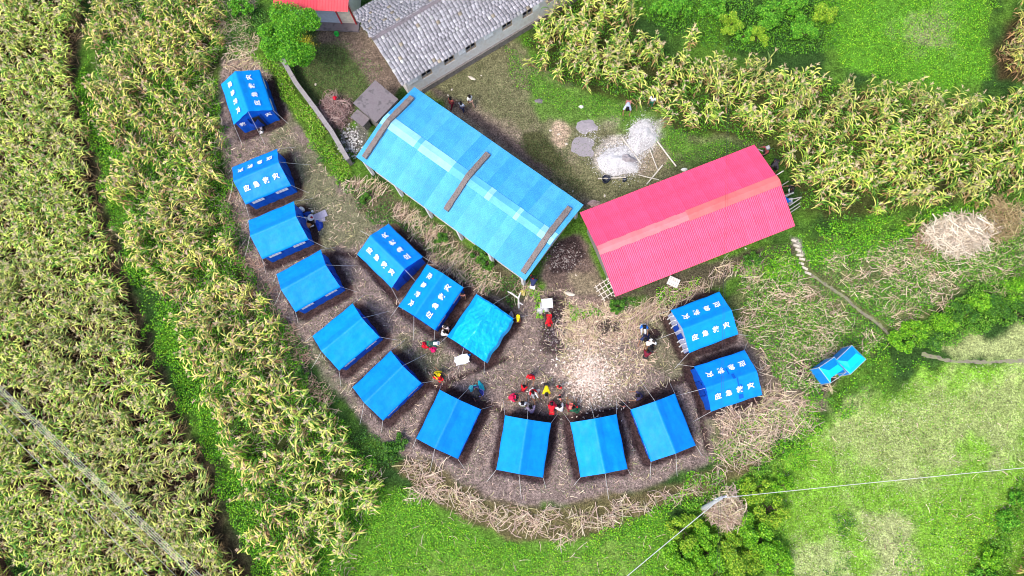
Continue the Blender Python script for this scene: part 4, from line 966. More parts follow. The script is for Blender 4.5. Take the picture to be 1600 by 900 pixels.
e = prop('bucket', 527, 55, 'bright green plastic bucket in front of the small house', 'bucket'); b = MB(); b.lathe([(.001, .02), (.13, .02), (.17, .26), (.18, .26), (.14, 0)], (0, 0, .02), 14); b.build('pail', cmat((.02, .5, .06), .4), e, smooth=True)
for (p, q, r, lb) in (((972,216),(1002,257),.055,'pale wooden pole crossing the gravel heaps'), ((1015,234),(1027,266),.04,'short thin pole right of the gravel heaps, its foot near the crossing'), ((1027,222),(1056,261),.06,'pale squared pole standing apart, nearest the maize'),
    ((1035,259),(1010,289),.055,'pale pole crossing another beside the red roof'), ((997,274),(1029,282),.04,'thin pole lying under the crossing pole'), ((934,280),(978,278),.05,'pole lying beneath the two dark buckets')):
    A = PG(*p); B = PG(*q); b = MB(); m_ = Vector(A); b.tube([(0, 0, .12), tuple((Vector(B)-m_)*.5+Vector((0, 0, .09))), tuple(Vector(B)-m_+Vector((0, 0, .14)))], [r, r*.95, r*.85], 7); b.build('wooden_pole', M_pole, loc=A, label=lb, cat='pole', group='poles lying near the gravel')
for (p, q, z0, z1, lb) in (((1206,278),(1224,267),3.2,3.3,'purlin end poking out at the ridge of the red roof'), ((1226,306),(1239,301),2.2,1.4,'pole held by the man in black and white'), ((1233,312),(1252,308),1.9,1.2,'upper scaffold pole beside the man in blue'),
    ((1234,321),(1250,310),1.7,1.0,'second scaffold pole beside the man in blue'), ((1233,328),(1250,317),1.5,.7,'third scaffold pole beside the man in blue'), ((1235,332),(1250,322),1.3,.5,'lowest scaffold pole beside the man in blue'), ((1218,292),(1232,283),1.0,.3,'grey pole leaning on the east gable'), ((1180,232),(1192,236),2.9,2.2,'white pole at the north-east roof corner')):
    A = P(*p, z0); B = P(*q, z1); b = MB(); b.tube([(0, 0, z0), (B[0]-A[0], B[1]-A[1], z1)], .035, 6); b.build('wooden_pole', M_pole, loc=(A[0], A[1], 0), label=lb, cat='pole', group='poles at the east gable')
# stepping stones by the red building
for i, (px, py) in enumerate([(1240,376),(1244,384),(1247,391),(1249,399),(1253,405),(1252,412),(1257,419),(1262,427)]):
    x, y, z = at(px, py); b = MB(); b.box((0, 0, .02), (.42+random.uniform(-.05, .08), .15, .14), taper=.85); b.build('stepping_stone', M_pst, loc=(x, y, z), rz=R_(-18+random.uniform(-12, 12)), label='pale stepping stone on the steps off the red building\'s corner', cat='stone', group='stepping stones at the path head')
# gravel, cement
def heap(name, px, py, rx, ry, h, m, label, rz=0, seed=1):
    x, y, z = at(px, py); b = MB()
    b.grid(lambda u, v: (rx*v*math.cos(u*2*math.pi)*(1+.14*math.sin(u*2*math.pi*3+seed)+.07*math.sin(u*2*math.pi*7)), ry*v*math.sin(u*2*math.pi)*(1+.13*math.sin(u*2*math.pi*4+seed)), -.03+h*(1-v*v)*(.8+.5*float(vnoise(math.cos(u*6.28)*v*4+9, math.sin(u*6.28)*v*4+seed, 3)))), 40, 12)
    o = b.build(name, m, loc=(x, y, z), rz=R_(rz), smooth=True, label=label, cat=name.replace('_', ' ')); return o, (x, y, z)
M_gr = mat('white_gravel', (.66, .65, .66), .95, .4, 14, .8, 30, col2=(.48, .46, .47)); M_gr2 = mat('grey_sand', (.36, .33, .35), .95, .25, 10, .5, 25, col2=(.27, .24, .25)); M_cem = mat('cement_pad', (.33, .30, .32), .9, .2, 5, .4, 18, col2=(.27, .24, .26))
heap('gravel_heap', 1002, 214, 1.0, 1.35, .45, M_gr, 'heap of white gravel nearest the maize field', -25, 1)
heap('gravel_heap', 968, 251, 1.45, 1.2, .4, M_gr, 'wide heap of white gravel above the dark bucket', 0, 4)
heap('sand_heap', 978, 251, .75, .5, .55, M_gr2, 'patch of grey sand on top of the wide gravel heap', -10, 2)
heap('mortar_pad', 918, 197, 1.0, .62, .10, M_cem, 'smooth grey mortar pad, the upper of two', -8, 3)
heap('mortar_pad', 913, 232, .95, .95, .06, M_cem, 'rough grey mortar pad strewn with white crumbs', 20, 6)
def chips(name, cx, cy, n, rx, ry, cols, size, hh, lift=0.0, rot=0, **k):
    """many small stones as one mesh"""
    x0, y0, z0 = at(cx, cy); r = np.sqrt(rng.random(n)); t = rng.random(n)*2*np.pi; r = r*(1+.25*rng.standard_normal(n)*(r > .7))
    px = r*rx*np.cos(t); py = r*ry*np.sin(t); cr, sr = math.cos(R_(rot)), math.sin(R_(rot)); x = x0+px*cr-py*sr; y = y0+px*sr+py*cr
    z = height(x, y)+np.maximum(0, (1-r*r))*hh+lift; s = rng.uniform(size[0], size[1], n)
    base = np.array([[1, 0, -.3], [0, 1, -.3], [-1, 0, -.3], [0, -1, -.3], [0, 0, .8]]); ang = rng.random(n)*6.28; ca, sa = np.cos(ang), np.sin(ang)
    el = rng.uniform(.45, 1, n)
    V = np.empty((n, 5, 3))
    for i in range(5): bx = base[i, 0]*s; by = base[i, 1]*s*el; V[:, i] = np.stack([x+bx*ca-by*sa, y+bx*sa+by*ca, z+base[i, 2]*s*.7], -1)
    F = (np.arange(n)[:, None, None]*5+np.array([[0, 1, 4], [1, 2, 4], [2, 3, 4], [3, 0, 4]])).reshape(-1, 3)
    c_ = np.array(cols)[rng.integers(0, len(cols), n)]*rng.uniform(.75, 1.15, (n, 1)); C = np.repeat(c_, 5, 0)
    return link(name, npmesh(name, V.reshape(-1, 3), F, C, M_dry), kind='stuff', **k)
WG = [(.68, .66, .67), (.6, .58, .59), (.76, .75, .76), (.4, .38, .39)]
chips('gravel', 1002, 214, 2600, 1.05, 1.5, WG, (.02, .05), .42, rot=-25, label='white gravel stones of the heap by the maize', cat='gravel')
chips('gravel', 968, 251, 2600, 1.6, 1.35, WG, (.02, .05), .33, label='white gravel stones of the wide heap', cat='gravel')
chips('gravel', 922, 210, 260, .9, .9, WG, (.015, .04), .05, label='white crumbs between the two mortar pads', cat='gravel')
chips('rubble', 548, 222, 320, .9, 1.2, [(.5, .5, .5), (.3, .28, .27), (.65, .63, .6), (.15, .13, .13)], (.05, .13), .2, label='heap of grey and white rubble beside the end of the blue roof', cat='rubble')
chips('rubble', 880, 402, 700, 1.3, 1.0, [(.05, .03, .03), (.12, .08, .08), (.3, .26, .25), (.08, .05, .05)], (.03, .10), .1, label='dark rubble in the gap between the blue and red roofs', cat='rubble')
chips('rubble', 866, 515, 800, 1.0, 1.4, [(.04, .025, .03), (.1, .06, .07), (.35, .3, .3), (.06, .035, .04)], (.03, .08), .06, label='dark earth clods below the white table', cat='rubble')
chips('rubble', 950, 512, 500, 1.0, .65, [(.05, .035, .03), (.1, .07, .05)], (.03, .09), .12, label='burnt dark heap in the straw of the yard', cat='ash heap')
chips('rubble', 1022, 521, 220, .42, .36, [(.04, .02, .02), (.08, .045, .04)], (.03, .08), .12, label='small pit of dark earth beside the person in navy', cat='pit')

# ------------------------------------------------------------------ scattered plant matter
def inpoly(x, y, poly): return sdpoly(x, y, poly) < 0
def sample(poly, dens, rag=.6, seed=0, clump=0.0, cs_=.8):
    p = np.array(poly); lo = p.min(0)-1; hi = p.max(0)+1; n = int((hi[0]-lo[0])*(hi[1]-lo[1])*dens); x = rng.uniform(lo[0], hi[0], n); y = rng.uniform(lo[1], hi[1], n)
    jx = (fbm(x*.9, y*.9, 61+seed, 3)-.5)*2*rag*1.6; jy = (fbm(x*.9, y*.9, 71+seed, 3)-.5)*2*rag*1.6
    k = sdpoly(x+jx, y+jy, poly) < 0
    if clump > 0: k &= (fbm(x*cs_, y*cs_, 81+seed, 3)+rng.uniform(-.12, .12, n)) > (.28+.3*clump)
    x, y = x[k], y[k]; return x, y
def clear(x, y, m=.1):
    """keep off tents and buildings"""
    k = np.ones(x.shape, bool)
    for c, a in TENTS.values(): k &= rectd(x, y, c, a, TL_, TW_) > m
    for c, a, L, W in (BLUE, RED): k &= rectd(x, y, c, a, L-.7, W-.7) > 0
    dx, dy = x-E0[0], y-E0[1]; uu = (E1-E0)/np.linalg.norm(E1-E0); k &= ~((dx*uu[0]+dy*uu[1] > 0) & (-dx*uu[1]+dy*uu[0] > -.1) & (-dx*uu[1]+dy*uu[0] < 7))
    return k
def leaves(name, x, y, zb, size, cols, colp, tilt=.7, el=.5, m=None, jit=.2, **k):
    """rhombic leaves folded a little, one mesh"""
    n = len(x)
    if n == 0: return
    s = rng.uniform(size[0], size[1], n); az = rng.random(n)*2*np.pi; ti = rng.normal(0, tilt, n); ro = rng.normal(0, tilt*.7, n)
    d = np.stack([np.cos(az)*np.cos(ti), np.sin(az)*np.cos(ti), np.sin(ti)], -1); w0 = np.stack([-np.sin(az), np.cos(az), 0*az], -1)
    nn = np.cross(d, w0); w_ = w0*np.cos(ro)[:, None]+nn*np.sin(ro)[:, None]; c = np.stack([x, y, zb], -1); s_ = s[:, None]
    V = np.stack([c-d*s_*.5, c+w_*s_*el*.5-nn*s_*.06, c+d*s_*.5, c-w_*s_*el*.5-nn*s_*.06], 1)
    F = (np.arange(n)[:, None]*4+np.array([[0, 1, 2, 3]])); pal = np.array(cols); ci = rng.choice(len(cols), n, p=np.array(colp)/sum(colp))
    C = pal[ci]*rng.uniform(1-jit, 1+jit, (n, 1)); me = npmesh(name, V.reshape(-1, 3), F, np.repeat(C, 4, 0), m or M_leaf)
    return link(name, me, **k)
GB = [(.12, .40, .01), (.22, .54, .015), (.06, .24, .012), (.02, .09, .01), (.38, .62, .03)]
GS0 = [(.09, .28, .015), (.15, .38, .02), (.035, .13, .012), (.25, .46, .05)]
GD = [(.05, .17, .02), (.09, .26, .02), (.03, .10, .02), (.15, .34, .03)]
GY = [(.20, .36, .03), (.30, .44, .04), (.12, .28, .02), (.36, .36, .12)]
PATHL = PPG([(1235,370),(1262,425),(1290,445),(1315,460),(1345,487),(1372,505),(1395,530),(1425,548),(1490,565),(1620,562)])
CAMP = PPG([(365,195),(450,190),(530,290),(620,345),(640,400),(760,470),(870,440),(930,470),(1045,465),(1085,560),(1095,650),(1130,700),(1000,765),(790,780),(640,715),(535,620),(430,490),(365,330)])
def cover(poly, dens, hmax, cols, colp, label, size=(.07, .14), seed=0, rag=.6, clump=.25, name='ground_cover', mound=.6, el=.6, cs_=.8):
    x, y = sample(poly, dens, rag, seed, clump, cs_); k = clear(x, y, .5)&(sdline(x, y, PATHL) > .22); x, y = x[k], y[k]
    mo = fbm(x*1.7, y*1.7, 15+seed, 3); z = height(x, y)+.02+hmax*(mo*mound+(1-mound))*rng.random(len(x))**.6
    leaves(name, x, y, z, size, cols, colp, .6, el, kind='stuff', label=label, cat='ground cover')
BANK = PPG([(131,90),(162,190),(186,240),(198,300),(215,350),(240,420),(264,470),(290,520),(318,580),(346,640),(370,700),(402,740),(402,790),(432,860),(472,990),(412,990),(388,860),(348,785),(338,735),(300,660),(277,615),(246,550),(219,475),(196,410),(169,330),(160,280),(149,225),(129,180),(121,130)])
cover(BANK, 320, .55, GB, (3, 3, 2, 1, 1), 'bright green weeds on the bank between the two western maize fields', seed=1)
cover(CORN_M, 300, .6, GB, (3, 2, 3, 2, .5), 'green weeds under the sparse western maize', seed=2, clump=.3)
cover(CORN_NE, 170, .3, GD+GB[:2], (3, 3, 2, 1, 2, 2), 'green weeds under the north-eastern maize', seed=33, clump=.3)
cover(PPG([(350,190),(362,230),(372,320),(390,410),(425,460),(470,530),(500,600),(545,645),(600,695),(632,712),(600,735),(540,705),(480,630),(440,545),(400,475),(370,400),(352,300)]), 170, .3, GD, (3, 3, 3, 1), 'darker green weeds behind the outer row of tents', seed=3, clump=.35)
cover(PPG([(400,70),(445,105),(490,180),(530,240),(552,262),(548,285),(518,274),(482,218),(447,160),(415,110)]), 300, .6, GY+GB[:2], (3, 2, 2, 1, 2, 2), 'yellow green hedge along the outside of the garden wall', seed=4, clump=0)
cover(PPG([(500,215),(530,250),(540,290),(515,270),(490,230)]), 250, .4, GD, (3, 3, 2, 1), 'dark green weeds at the foot of the hedge', seed=5, clump=.2)
cover(PPG([(560,735),(620,760),(690,800),(770,850),(830,860),(950,830),(1040,795),(1060,990),(420,990),(430,880),(500,790)]), 260, .14, GB, (4, 4, 2, .6, 1.5), 'bright low green crop along the bottom of the picture', size=(.06, .12), seed=6, clump=.4, cs_=1.1)
cover(PPG([(1248,365),(1300,355),(1440,335),(1600,305),(1720,290),(1720,310),(1600,325),(1450,350),(1400,375),(1300,412),(1265,412)]), 260, .4, GB, (4, 3, 2, 1, 1), 'green weeds below the eastern maize field', seed=7, clump=.15)
cover(PPG([(1165,402),(1232,385),(1245,400),(1250,425),(1235,440),(1180,425),(1150,415)]), 280, .4, GB, (4, 3, 2, 1, 1), 'green weeds at the south-east corner of the red building', seed=8, clump=.1)
cover(PPG([(1350,530),(1400,545),(1450,570),(1380,610),(1300,660),(1240,705),(1190,715),(1240,650),(1290,612),(1340,595)]), 240, .35, GB, (4, 3, 2, 1, 1), 'green weeds on the bank above the meadow', seed=9, clump=.3)
cover(PPG([(780,60),(830,90),(880,140),(1000,165),(1040,205),(1160,225),(1200,240),(1150,255),(1060,260),(1030,230),(1000,195),(940,185),(870,172),(800,135)]), 170, .12, GB, (3, 2, 3, 2, .5), 'grass along the edge of the yard', size=(.05, .1), seed=10, clump=.3)
cover(PPG([(540,285),(600,300),(720,385),(830,450),(800,480),(730,445),(650,375),(600,345),(560,330)]), 200, .3, GD, (3, 3, 3, 1), 'green weeds between the school and the inner tents', seed=11, clump=.6, cs_=.7)
cover(PPG([(1150,440),(1250,395),(1400,370),(1500,345),(1640,325),(1640,430),(1540,445),(1490,470),(1400,530),(1330,575),(1270,620),(1200,600),(1190,550),(1160,520)]), 300, .25, GD+GB[:2], (2, 3, 2, 1, 2, 2), 'green weeds growing through the maize stubble', seed=12, clump=.3)
cover(PPG([(1300,-60),(1570,-60),(1545,60),(1552,125),(1480,148),(1400,132),(1330,108),(1290,70)]), 230, .15, GB, (4, 4, 2, .6, 1.5), 'bright green grass plot at the top right', size=(.06, .11), seed=13, clump=.22)
cover(PPG([(940,-90),(1330,-90),(1310,60),(1265,92),(1130,80),(1050,55),(990,20)]), 260, .7, GD+GB[:2], (3, 3, 2, 1, 2, 2), 'dense green scrub behind the eastern maize', seed=14, clump=.05)
cover(PPG([(1080,740),(1160,720),(1230,700),(1270,700),(1240,740),(1150,770),(1090,790),(1010,820),(960,830),(1040,780)]), 220, .3, GB, (4, 3, 2, 1, 1), 'green weeds beside the straw by the utility pole', seed=15, clump=.4)
cover(PPG([(880,470),(930,478),(940,490),(900,498)]), 220, .3, GB, (3, 3, 2, 1, 1), 'green weeds at the top of the yard', seed=16, clump=.3)
cover(PPG([(955,470),(990,462),(1000,480),(975,495)]), 260, .4, GD, (3, 3, 2, 1), 'green clump near the west gable of the red building', seed=17, clump=.1)
cover(PPG([(1020,450),(1060,440),(1100,425),(1090,450),(1045,478),(1020,475)]), 220, .3, GB, (3, 3, 2, 1, 1), 'green weeds beside the grey crate', seed=18, clump=.3)
cover(PPG([(820,455),(845,462),(850,490),(825,490)]), 240, .35, GB, (3, 4, 1, 1, 2), 'light green seedlings left of the white table', seed=19, clump=.2)
cover(PPG([(1620,565),(1440,580),(1380,620),(1250,695),(1200,730),(1220,800),(1230,900),(1240,990),(1560,990),(1620,860),(1750,760),(1750,560)]), 95, .09, GY+GB[:2], (3, 3, 3, 2, 2, 2), 'short yellow green grass of the meadow', size=(.05, .10), seed=20, clump=.45, cs_=.5)
cover(PPG([(1620,565),(1440,580),(1380,620),(1250,695),(1200,730),(1220,800),(1230,900),(1240,990),(1560,990),(1620,860),(1750,760),(1750,560)]), 60, .07, [(.62, .58, .42), (.5, .45, .3), (.75, .72, .66), (.3, .32, .12)], (3, 3, 1, 3), 'dry pale blades and specks in the meadow', size=(.04, .09), seed=31, clump=.25, cs_=.6, el=.45)
cover(PPG([(1235,700),(1200,740),(1225,770),(1235,900),(1050,990),(1040,860),(1060,800),(1110,770),(1160,745)]), 220, .35, GS0, (3, 3, 1, 2), 'green undergrowth of the thicket', seed=32, clump=.1)
cover(PPG([(1390,530),(1450,498),(1500,458),(1560,438),(1640,425),(1640,500),(1560,505),(1500,532),(1440,556),(1405,552)]), 420, .7, GS0, (3, 3, 1.5, 2), 'low continuous green verge of the eastern hedge', seed=34, clump=.05)
cover(PPG([(1530,990),(1535,870),(1560,820),(1585,770),(1640,720),(1640,790),(1605,830),(1575,880),(1572,990)]), 380, .6, GS0, (3, 3, 1.5, 2), 'bushy green border at the bottom right of the meadow', seed=37, clump=.1)
cover(CAMP, 60, .06, [(.16, .22, .07), (.22, .26, .12), (.10, .17, .05)], (2, 2, 2), 'small trodden weeds on the bare ground of the camp', size=(.04, .08), seed=35, clump=.5, cs_=.5)
cover(PPG([(1100,700),(1200,640),(1270,620),(1270,670),(1200,712),(1130,735)]), 160, .2, GB, (3, 3, 2, 1, 1), 'weeds through the straw south of the eastern tents', seed=36, clump=.45)
cover(PPG([(1400,830),(1470,800),(1560,800),(1540,990),(1400,990)]), 150, .16, GB, (3, 4, 1, 1, 3), 'taller bright weeds in the lower meadow', size=(.07, .13), seed=21, clump=.45)
cover(PPG([(1310,790),(1345,800),(1330,860),(1325,930),(1290,930),(1300,850)]), 170, .3, GD, (3, 3, 2, 1), 'line of darker weeds across the meadow', seed=22, clump=.4)
cover(PPG([(440,100),(500,60),(580,80),(590,120),(540,200),(510,200)]), 90, .07, GD, (3, 2, 3, 1), 'thin grass in the walled garden', size=(.05, .09), seed=23, clump=.3)
cover(PPG([(345,-60),(400,-60),(420,10),(400,80),(350,80)]), 240, .4, GD, (3, 3, 2, 1), 'green weeds left of the round tree', seed=24, clump=.2)
cover(PPG([(820,210),(850,205),(900,270),(920,300),(900,300),(860,268),(825,240)]), 190, .14, [(.05, .08, .02), (.08, .12, .03), (.12, .10, .05)], (3, 3, 1), 'dark matted grass beside the school', size=(.05, .1), seed=25, clump=.05)
cover(PPG([(-60,690),(20,770),(55,840),(90,900),(90,990),(40,990),(20,870),(-10,800),(-60,740)]), 260, .5, GD+GB[:1], (3, 3, 2, 1, 2), 'green bank at the bottom left corner', seed=26, clump=.1)
cover(PPG([(690,110),(760,80),(820,120),(900,180),(1040,215),(1180,240),(1060,290),(940,310),(860,270),(760,190)]), 60, .06, [(.10, .17, .04), (.16, .2, .07), (.07, .12, .03)], (2, 2, 2), 'thin worn grass of the yard', size=(.04, .08), seed=27, clump=.35)

# dry stalks and straw
ST = [(.72, .56, .40), (.60, .44, .33), (.80, .68, .50), (.36, .24, .18), (.66, .48, .40), (.55, .50, .25)]
def straw(name, poly, dens, ln_, label, wid=(.011, .023), seed=0, rag=.6, clump=.2, h=.25, az=None, azs=.6, cols=ST, colp=None, cs_=.9, keep=.15, cat='straw'):
    x, y = sample(poly, dens*1.25, rag, seed, clump, cs_); k = clear(x, y, keep)&(sdline(x, y, PATHL) > .42)&((sdline(x, y, PATHL) > .8)|(rng.random(len(x)) < .5)); x, y = x[k], y[k]; n = len(x)
    if n == 0: return
    L = rng.uniform(ln_[0], ln_[1], n); a = rng.random(n)*2*np.pi if az is None else rng.normal(R_(az), azs, n); bend = rng.normal(0, .7, n); w_ = rng.uniform(wid[0], wid[1], n)
    z0 = height(x, y)+.015+rng.random(n)**2*h; ti = rng.normal(0, .16, n); pts = []; px, py, pz = x-np.cos(a)*L/2, y-np.sin(a)*L/2, z0-ti*L/2
    for i in range(4):
        aa = a+bend*(i/3-.5)*1.2; pts.append((px.copy(), py.copy(), pz.copy(), aa)); px = px+np.cos(aa)*L/3; py = py+np.sin(aa)*L/3; pz = pz+ti*L/3+rng.normal(0, .02, n)
    V = np.empty((n, 8, 3)); ww = [1, 1, .8, .35]; gz = height(pts[0][0], pts[0][1])
    for i, (qx, qy, qz, aa) in enumerate(pts):
        qz = np.maximum(qz, gz+.012)
        for j, s in enumerate((-1, 1)): V[:, i*2+j] = np.stack([qx-np.sin(aa)*w_*s*ww[i], qy+np.cos(aa)*w_*s*ww[i], qz+s*w_*.5], -1)
    F = (np.arange(n)[:, None, None]*8+np.array([[0, 2, 3, 1], [2, 4, 5, 3], [4, 6, 7, 5]])).reshape(-1, 4)
    pal = np.array(cols); p_ = None if colp is None else np.array(colp)/sum(colp); C = pal[rng.choice(len(cols), n, p=p_)]*rng.uniform(.75, 1.15, (n, 1))
    return link(name, npmesh(name, V.reshape(-1, 3), F, np.repeat(C, 8, 0), M_dry), kind='stuff', label=label, cat=cat)
straw('straw', PPG([(612,722),(660,712),(750,785),(860,800),(980,790),(1080,755),(1130,720),(1200,690),(1232,700),(1180,725),(1100,765),(1040,785),(950,820),(890,850),(850,835),(770,825),(690,785),(640,755)]), 34, (.5, 1.3), 'thick band of dry maize stalks thrown below the southern tents', seed=1, h=.3, clump=.3)
straw('straw', PPG([(1160,440),(1250,400),(1400,378),(1500,350),(1640,330),(1640,420),(1540,435),(1480,465),(1400,525),(1340,565),(1260,620),(1262,660),(1200,700),(1120,715),(1115,655),(1200,615),(1190,550),(1165,520)]), 27, (.4, 1.1), 'dry maize stalks strewn over the eastern stubble', seed=2, h=.2, clump=.42, az=20, azs=.9)
straw('straw', PPG([(1130,650),(1200,620),(1270,620),(1270,660),(1200,700),(1120,725)]), 34, (.5, 1.2), 'pale straw piled south of the lettered eastern tents', seed=3, h=.25, clump=.1)
straw('straw', PPG([(545,282),(600,290),(700,370),(780,420),(835,450),(805,470),(740,440),(680,400),(620,345),(560,325)]), 45, (.4, 1.1), 'dry stalks along the school\'s south-west side', seed=4, h=.3, clump=.35, az=60, cs_=.7)
straw('straw', PPG([(985,470),(1040,455),(1100,430),(1190,395),(1200,410),(1110,445),(1050,475),(1035,500),(985,500)]), 45, (.5, 1.3), 'dry stalks between the red building and the lettered eastern tent', seed=5, h=.35, clump=.25, az=65)
straw('straw', PPG([(880,470),(1000,485),(1020,560),(1000,600),(880,590),(865,520)]), 34, (.2, .7), 'trampled straw in the middle of the yard', seed=6, h=.06, clump=.05, wid=(.012, .024), keep=.4)
straw('straw', circ(*P(930, 505), 2.7, 1.2), 75, (.25, .8), 'pale tan straw thickest in the upper yard', seed=7, h=.12, clump=0, wid=(.012, .025))
straw('straw', CAMP, 11, (.07, .5), 'scraps of straw scattered on the bare ground of the camp', seed=8, h=.02, clump=.1, wid=(.01, .022), keep=.55, rag=.3)
straw('straw', PPG([(345,0),(388,-10),(398,95),(440,120),(350,112),(342,60)]), 40, (.3, 1.0), 'dry stalks north of the north-western tent', seed=9, h=.2, clump=.2)
straw('straw', PPG([(348,250),(362,290),(385,400),(432,470),(470,540),(520,620),(505,640),(455,570),(415,490),(370,420),(352,320)]), 38, (.3, 1.0), 'reddish dry stalks at the inner edge of the western maize', seed=10, h=.25, clump=.3, cols=[(.45, .3, .22), (.55, .38, .28), (.32, .18, .14)])
straw('straw', circ(*P(1492, 368), 1.9, 1.25), 150, (.6, 1.6), 'big whitish heap of cut stalks in the eastern stubble', seed=11, h=.7, clump=0, cols=[(.72, .62, .48), (.62, .5, .38), (.8, .7, .56)], wid=(.02, .035), cat='stalk heap')
straw('straw', circ(*P(1452, 385), 1.5, .8), 90, (.3, .8), 'red brown trash beside the big stalk heap', seed=12, h=.2, clump=.1, cols=[(.25, .12, .08), (.35, .2, .14), (.5, .36, .25)])
straw('straw', circ(*P(1136, 797), 1.3, 1.0), 170, (.5, 1.3), 'heap of dry stalks around the foot of the utility pole', seed=13, h=1.1, clump=0, cat='stalk heap')
straw('straw', circ(*P(1560, 345), 1.3, 1.3), 130, (.4, .9), 'brown dried bush of stalks near the right edge', seed=14, h=.9, clump=0, cols=[(.4, .3, .14), (.5, .4, .2), (.3, .2, .1)], cat='dry bush')
straw('brushwood', circ(*P(527, 178), 1.0, 1.35), 190, (.4, 1.1), 'pile of reddish brushwood inside the garden wall', seed=15, h=.6, clump=0, cols=[(.25, .14, .13), (.36, .24, .22), (.45, .33, .3)], wid=(.01, .02), cat='brushwood')
straw('straw', CORN_M, 9, (.4, 1.0), 'fallen dry leaves under the western maize', seed=16, h=.3, clump=.2)
straw('straw', PPG([(1540,440),(1640,420),(1640,470),(1540,450)]), 30, (.4, .9), 'pale stalks at the right edge', seed=17, clump=.3)
straw('straw', PPG([(500,790),(620,755),(700,795),(790,850),(950,820),(1050,790),(1060,990),(430,990)]), 1.2, (.2, .8), 'odd dry stalks lying in the low green crop', seed=40, h=.1, clump=.2)
straw('straw', PPG([(1240,690),(1400,640),(1600,620),(1600,880),(1300,900)]), .8, (.15, .6), 'odd dry stalks lying in the meadow', seed=41, h=.06, clump=.2)
straw('straw', CORN_W, 7, (.4, 1.1), 'fallen dry leaves in the big western maize field', seed=42, h=.5, clump=.2, cols=[(.4, .25, .13), (.5, .36, .2), (.3, .18, .1)])
# maize husks spread to dry
def husks(cx, cy, rx, ry, n):
    t = rng.random(n)*6.283; r = np.abs(rng.normal(0, .52, n)); x0, y0, _ = at(cx, cy); x = x0+rx*r*np.cos(t); y = y0+ry*r*np.sin(t); z = height(x, y)+.03+.14*np.maximum(0, 1-r)*rng.random(n)
    leaves('maize_husks', x, y, z, (.10, .24), [(.80, .68, .58), (.86, .78, .70), (.7, .54, .45), (.58, .40, .33)], (3, 3, 2, 1), .5, .42, M_dry, kind='stuff', label='heap of cream coloured maize husks spread on the yard', cat='maize husks')
husks(921, 588, 2.5, 2.4, 2700)

